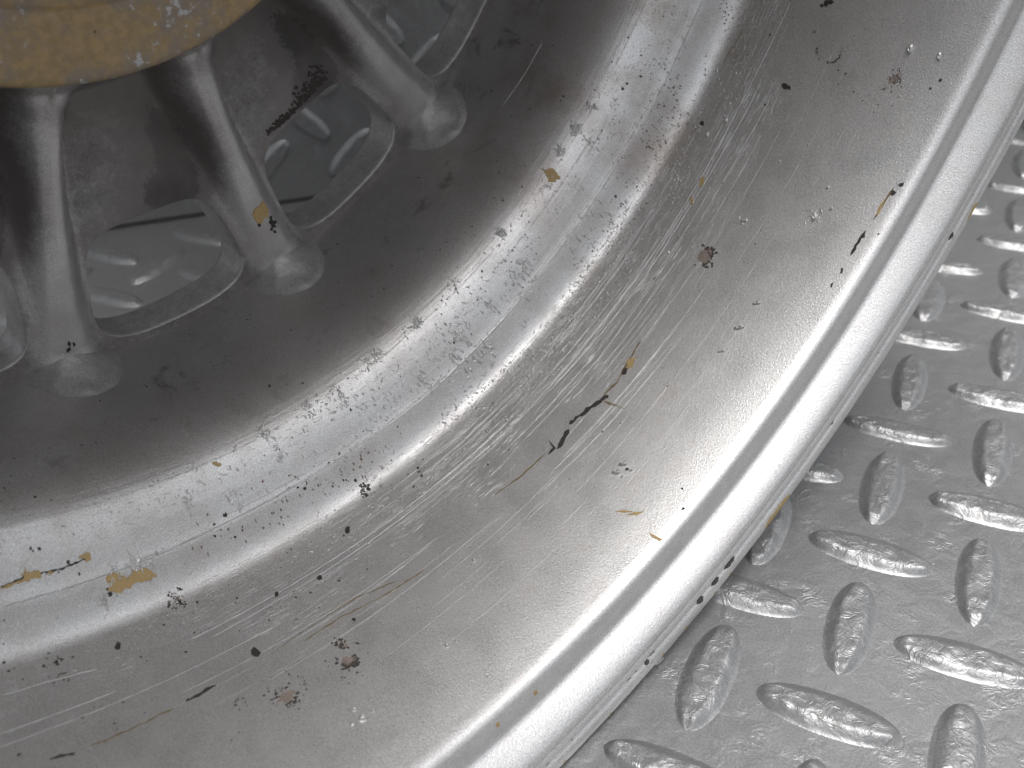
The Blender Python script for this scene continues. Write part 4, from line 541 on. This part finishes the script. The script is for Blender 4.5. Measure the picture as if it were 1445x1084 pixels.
CH_LABEL = {0: 'largest tan chip, long and ragged, on the step of the barrel', 5: 'ragged tan chip on the bright inner step'}
for i, pts in enumerate(CHIPS):
    vs, fs = [], []; flake(vs, fs, dense(pts, 4), .0012); o = mesh_obj('paint_chip', vs, fs, M_TAN, barrel, smooth=False)
    if i in CH_LABEL: o['label'] = CH_LABEL[i]
for pts in THIN:
    vs, fs = [], []; flake(vs, fs, pts, .0006); mesh_obj('paint_chip', vs, fs, M_TAN, barrel, smooth=False)
for pts in DARK:
    vs, fs = [], []
    (strip if len(pts) > 8 else flake)(vs, fs, pts, .0007); mesh_obj('grime_spot', vs, fs, M_BLACK, barrel, smooth=False)
for pts in BROWN:
    vs, fs = [], []; strip(vs, fs, pts, .0005); mesh_obj('brown_streak', vs, fs, M_BROWN, barrel, smooth=False)
for a, s, r in SMUDGE:
    vs, fs = [], []; flake(vs, fs, blobpts(a, s, r, 12), .0003); mesh_obj('smudge', vs, fs, M_SMUDGE, barrel, smooth=False)
vs, fs = [], []
for a, s, r in SPECK:
    if noise.noise(Vector((a * .9, s * 60, 4))) > -.12: flake(vs, fs, blobpts(a, s, r * 1.05), .0004)
o = mesh_obj('stain_specks', vs, fs, M_SOOT, barrel, smooth=False); o['kind'] = 'stuff'
vs, fs = [], []; vr, fr = [], []
for _ in range(1300):
    a = random.uniform(-30, 62); s = -random.triangular(.12, .69, .44)
    if noise.noise(Vector((a * .10, s * 14, 3))) < .0: continue
    flake(vs, fs, blobpts(a, s, random.choice([.5, .6, .7, .8, 1.1, 1.6]), 5), .0004)
for _ in range(1500):
    a = random.triangular(-25, 65, 64); s = random.gauss(-.405, .020)
    if noise.noise(Vector((a * .12, s * 25, 7))) < .12 - (.15 if a > 48 else 0): continue
    if s > -.33 or s < -.455: continue
    flake(vr, fr, blobpts(a, s, random.uniform(.4, 1.2), 5), .0004)
o = mesh_obj('dirt_specks', vs, fs, M_SOOT, barrel, smooth=False); o['kind'] = 'stuff'
o = mesh_obj('rust_specks', vr, fr, M_RUST, barrel, smooth=False); o['kind'] = 'stuff'

# raised scratches and pimples in the silver
def ridge(vs, fs, pts, w, h, jag=.15):
    """pts: (deg, s) run; a low three-sided bead"""
    b0 = len(vs); n = len(pts)
    for i, (a, s) in enumerate(pts):
        p, q = pts[max(i - 1, 0)], pts[min(i + 1, n - 1)]
        da, ds = (q[0] - p[0]) / DEG, q[1] - p[1]; l = math.hypot(da, ds) or 1; na, nS = -ds / l, da / l
        k = (.15 if i in (0, n - 1) else 1) * random.uniform(1 - jag * 2, 1 + jag)
        for off, hh in ((-1, -.0003), (-.35, 1), (.35, 1), (1, -.0003)):
            hv = hh * h * k if hh > 0 else hh
            vs.append(surf(a + na * off * w * k * .5 * DEG, s + nS * off * w * k * .5, hv))
    for i in range(n - 1):
        for k in range(3): a = b0 + i * 4 + k; fs.append((a, a + 1, a + 5, a + 4))
def resample(pts, step=.35, jit=.00018):
    o = []
    for (a, s), (a2, s2) in zip(pts, pts[1:]):
        n = max(1, int(abs(a2 - a) / step))
        for k in range(n): u = k / n; o.append((a + (a2 - a) * u, s + (s2 - s) * u + random.gauss(0, jit)))
    o.append(pts[-1]); return o
for wd, pts in SCR:
    # scratches run round the wheel: ease the traced depth towards its mean
    ms = sum(p[1] for p in pts) / len(pts); pts = sorted((a, ms + (s - ms) * .35) for a, s in pts)
    vs, fs = [], []; ridge(vs, fs, resample(pts), .0011 * (wd ** .8), .00042 * wd ** .7, .2)
    mesh_obj('scratch_ridge', vs, fs, M_SCR, barrel)
vs, fs = [], []
for _ in range(170):
    s = -random.triangular(.235, .400, .350); a = random.triangular(-28, 58, 24); l = random.triangular(1, 24, 5)
    if random.random() < .2: s = -random.uniform(.13, .25)
    ridge(vs, fs, resample([(a, s), (a + l, s + random.gauss(0, .0004))], .4), random.uniform(.0007, .0012), random.uniform(.00010, .00026), .3)
for _ in range(16):
    s = random.choice([-.4665, -.4675, -.452, -.4185, -.4198]); a = random.uniform(-20, 55)
    ridge(vs, fs, resample([(a, s), (a + random.uniform(4, 14), s)], .4), .0012, .0003, .4)
o = mesh_obj('hairline_scratches', vs, fs, M_SCR, barrel); o['kind'] = 'stuff'
vs, fs = [], []
def worm(a, s, sz):
    d = random.uniform(0, 2 * pi); pts = [(a, s)]
    for _ in range(random.randint(2, 4)):
        d += random.gauss(0, .9); a += cos(d) * sz * PX * DEG; s += sin(d) * sz * PX; pts.append((a, s))
    ridge(vs, fs, pts, random.uniform(.0014, .0030), random.uniform(.0008, .0016), .3)
for a, s, n, sp in CLUST:
    for _ in range(int(n * 1.3)): worm(a + random.gauss(0, .45) * sp * PX * DEG, s + random.gauss(0, .36) * sp * PX, random.uniform(1.4, 3.2))
for _ in range(3600):
    a = random.triangular(-8, 60, 22); s = random.choice([random.gauss(-.370, .018), random.gauss(-.345, .025), random.gauss(-.345, .03), random.gauss(-.385, .012), random.gauss(-.43, .015)])
    if noise.noise(Vector((a * .16, s * 60, 2))) < -.02: continue
    if random.random() < .35: ridge(vs, fs, [(a, s), (a + .1, s + .0004), (a + random.uniform(.15, .5), s)], random.uniform(.0009, .0020), random.uniform(.0005, .0010), .3)
    else: worm(a, s, random.uniform(.8, 2.))
for _ in range(260):
    a = random.uniform(-18, 52); s = random.choice([-.4665, -.4515, -.4195]) + random.gauss(0, .0012); worm(a, s, random.uniform(.8, 1.8))
o = mesh_obj('paint_pimples', vs, fs, M_SCR, barrel); o['kind'] = 'stuff'
# dried drops of paint
for a, s, lx, ly in DROPS:
    vs, fs = [], []; nu, nv = 14, 6
    for j in range(nv + 1):
        rr = 1 - j / nv
        for i in range(nu):
            t = 2 * pi * i / nu; k = 1 + .12 * sin(3 * t + a)
            h = .0055 * (1 - rr ** 2.6) * min(lx, ly) / 6 - .0003
            if rr < .45: h -= .0034 * (1 - rr / .45) * min(lx, ly) / 6        # a dimple in the middle
            u = rr * k * lx * .72 * cos(t); v = rr * k * ly * .72 * sin(t)
            # image-plane like extents turned on the wall
            vs.append(surf(a + (u * .62 - v * .70) * PX * DEG, s + (u * .80 + v * .35) * PX * 1.0, h))
    for j in range(nv):
        for i in range(nu): i2 = (i + 1) % nu; fs.append((j * nu + i, j * nu + i2, (j + 1) * nu + i2, (j + 1) * nu + i))
    mesh_obj('paint_drop', vs, fs, M_SCR, barrel)
# tan chip and black scab on one spoke (spoke angle 13.3 degrees, just above its foot)
def on_spoke(dx, r, h):
    dth = dx / r; s = sback(r, dth) + h; t = dth; return (r * sin(t), -r * cos(t), s)
def spoke_flake(pts, mat, nm, lab=None, sp=0):
    vs = [on_spoke(x, r, .0012) for x, r in pts]; n = len(vs); vs += [on_spoke(x * 1.02, r, -.001) for x, r in pts]
    fs = [tuple(range(n))] + [(i, (i + 1) % n, n + (i + 1) % n, n + i) for i in range(n)]
    o = mesh_obj(nm, vs, fs, mat, spokes[sp], smooth=False)
    if lab: o['label'] = lab
spoke_flake([(-.011, .664), (-.004, .657), (.004, .658), (.011, .655), (.013, .664), (.013, .672), (.008, .681), (.002, .676), (-.004, .682), (-.010, .678)], M_TAN, 'paint_chip', 'tan chip on the spoke, bare primer')
for _ in range(16):
    x, r = random.choice([(-.011, .684), (.008, .688), (.010, .694)]); x += random.gauss(0, .0028); r += random.gauss(0, .005)
    spoke_flake([(x + .0022 * cos(t) * random.uniform(.5, 1.3), r + .0028 * sin(t) * random.uniform(.5, 1.3)) for t in (0, 1.2, 2.4, 3.6, 4.9)], M_BLACK, 'grime_spot')
for k in range(5):
    x, r = -.002 + random.gauss(0, .002), .725 + random.gauss(0, .003)
    spoke_flake([(x + .002 * cos(t) * random.uniform(.5, 1.3), r + .003 * sin(t) * random.uniform(.5, 1.3)) for t in (0, 1.2, 2.4, 3.6, 4.9)], M_BLACK, 'grime_spot', None, 14)
# burnt-on black dust at the inner edge of the windows and beside the spokes
def web_blob(vs, fs, thd, r, sz):
    t0 = radians(thd) - SPK0; n = 6; b0 = len(vs)
    for h, g in ((.0009, 1.), (-.0008, 1.15)):
        for i in range(n):
            a = 2 * pi * i / n + thd; q = sz * g * (.6 + .55 * ((i * 7 + int(thd * 10)) % 5) / 4)
            rr = r + q * sin(a); tt = t0 + q * cos(a) * 1.3 / r
            k = round(tt / (2 * TH2)); vs.append(pt(rr, tt + SPK0, sback(rr, tt - k * 2 * TH2) + h))
    fs.append(tuple(range(b0, b0 + n)))
    for i in range(n): j = (i + 1) % n; fs.append((b0 + i, b0 + n + i, b0 + n + j, b0 + j))
vs, fs = [], []
for base in (24.6,):
    for _ in range(240):
        u = random.random() ** .8; th = base - 5.0 + 11 * u + random.gauss(0, .3); r_ = .606 - abs(random.gauss(0, .003 + .010 * u * u))
        web_blob(vs, fs, th, r_, random.uniform(.0006, .0026))
o = mesh_obj('black_dust', vs, fs, M_BLACK, web, smooth=False); o['kind'] = 'stuff'
# chips along the rolled lip of the flange
def lip_pt(a, x, h):             # x 0..1 across the lip from its crease to its outer edge
    tab = [(-.0058, .9745), (-.0008, .9768), (.0015, .9810), (.0022, .9880), (.0015, .9955), (-.003, 1.0013)]
    f = x * 5; i = min(4, int(f)); u = f - i; s = tab[i][0] + (tab[i + 1][0] - tab[i][0]) * u; r = tab[i][1] + (tab[i + 1][1] - tab[i][1]) * u
    c = Vector((-.010, .987)); d = (Vector((s, r)) - c).normalized() * h
    return pt(r + d.y, radians(a), s + d.x)
def lip_flake(a0, a1, x0, x1, mat, nm, lab=None):
    n = max(4, int((a1 - a0) / .25)); vs, fs = [], []
    for i in range(n + 1):
        a = a0 + (a1 - a0) * i / n; k = sin(pi * i / n) ** .5 * random.uniform(.6, 1.1) if 0 < i < n else .1
        xm = (x0 + x1) / 2; hwid = (x1 - x0) / 2 * k
        for j in range(5): vs.append(lip_pt(a, min(1, max(0, xm + hwid * (j / 2 - 1))), .0005 if 0 < j < 4 else .0001))
    for i in range(n):
        for j in range(4): q = i * 5 + j; fs.append((q, q + 1, q + 6, q + 5))
    o = mesh_obj(nm, vs, fs, mat, barrel, smooth=False)
    if lab: o['label'] = lab
lip_flake(22.2, 25.6, .30, 1., M_TAN, 'paint_chip', 'long tan chip along the outer edge of the rim lip')
for a in (9.8, 12.4, 4.2, 17.8, -.4, 15.9): lip_flake(a, a + random.uniform(.2, .5), .6, 1., M_TAN, 'paint_chip')
lip_flake(50.6, 52.2, .4, 1., M_TAN, 'paint_chip')
for a, l in ((14.2, .8), (16.0, .9), (17.6, 1.3), (8.2, .5), (48.6, .7)): lip_flake(a, a + l, .0, random.uniform(.2, .35), M_BLACK, 'grime_spot')
for _ in range(34):
    a = random.uniform(-10, 60); lip_flake(a, a + random.uniform(.1, .8), -.02, random.uniform(.05, .14), M_SOOT, 'grime_spot')
print('objects', len(bpy.data.objects))
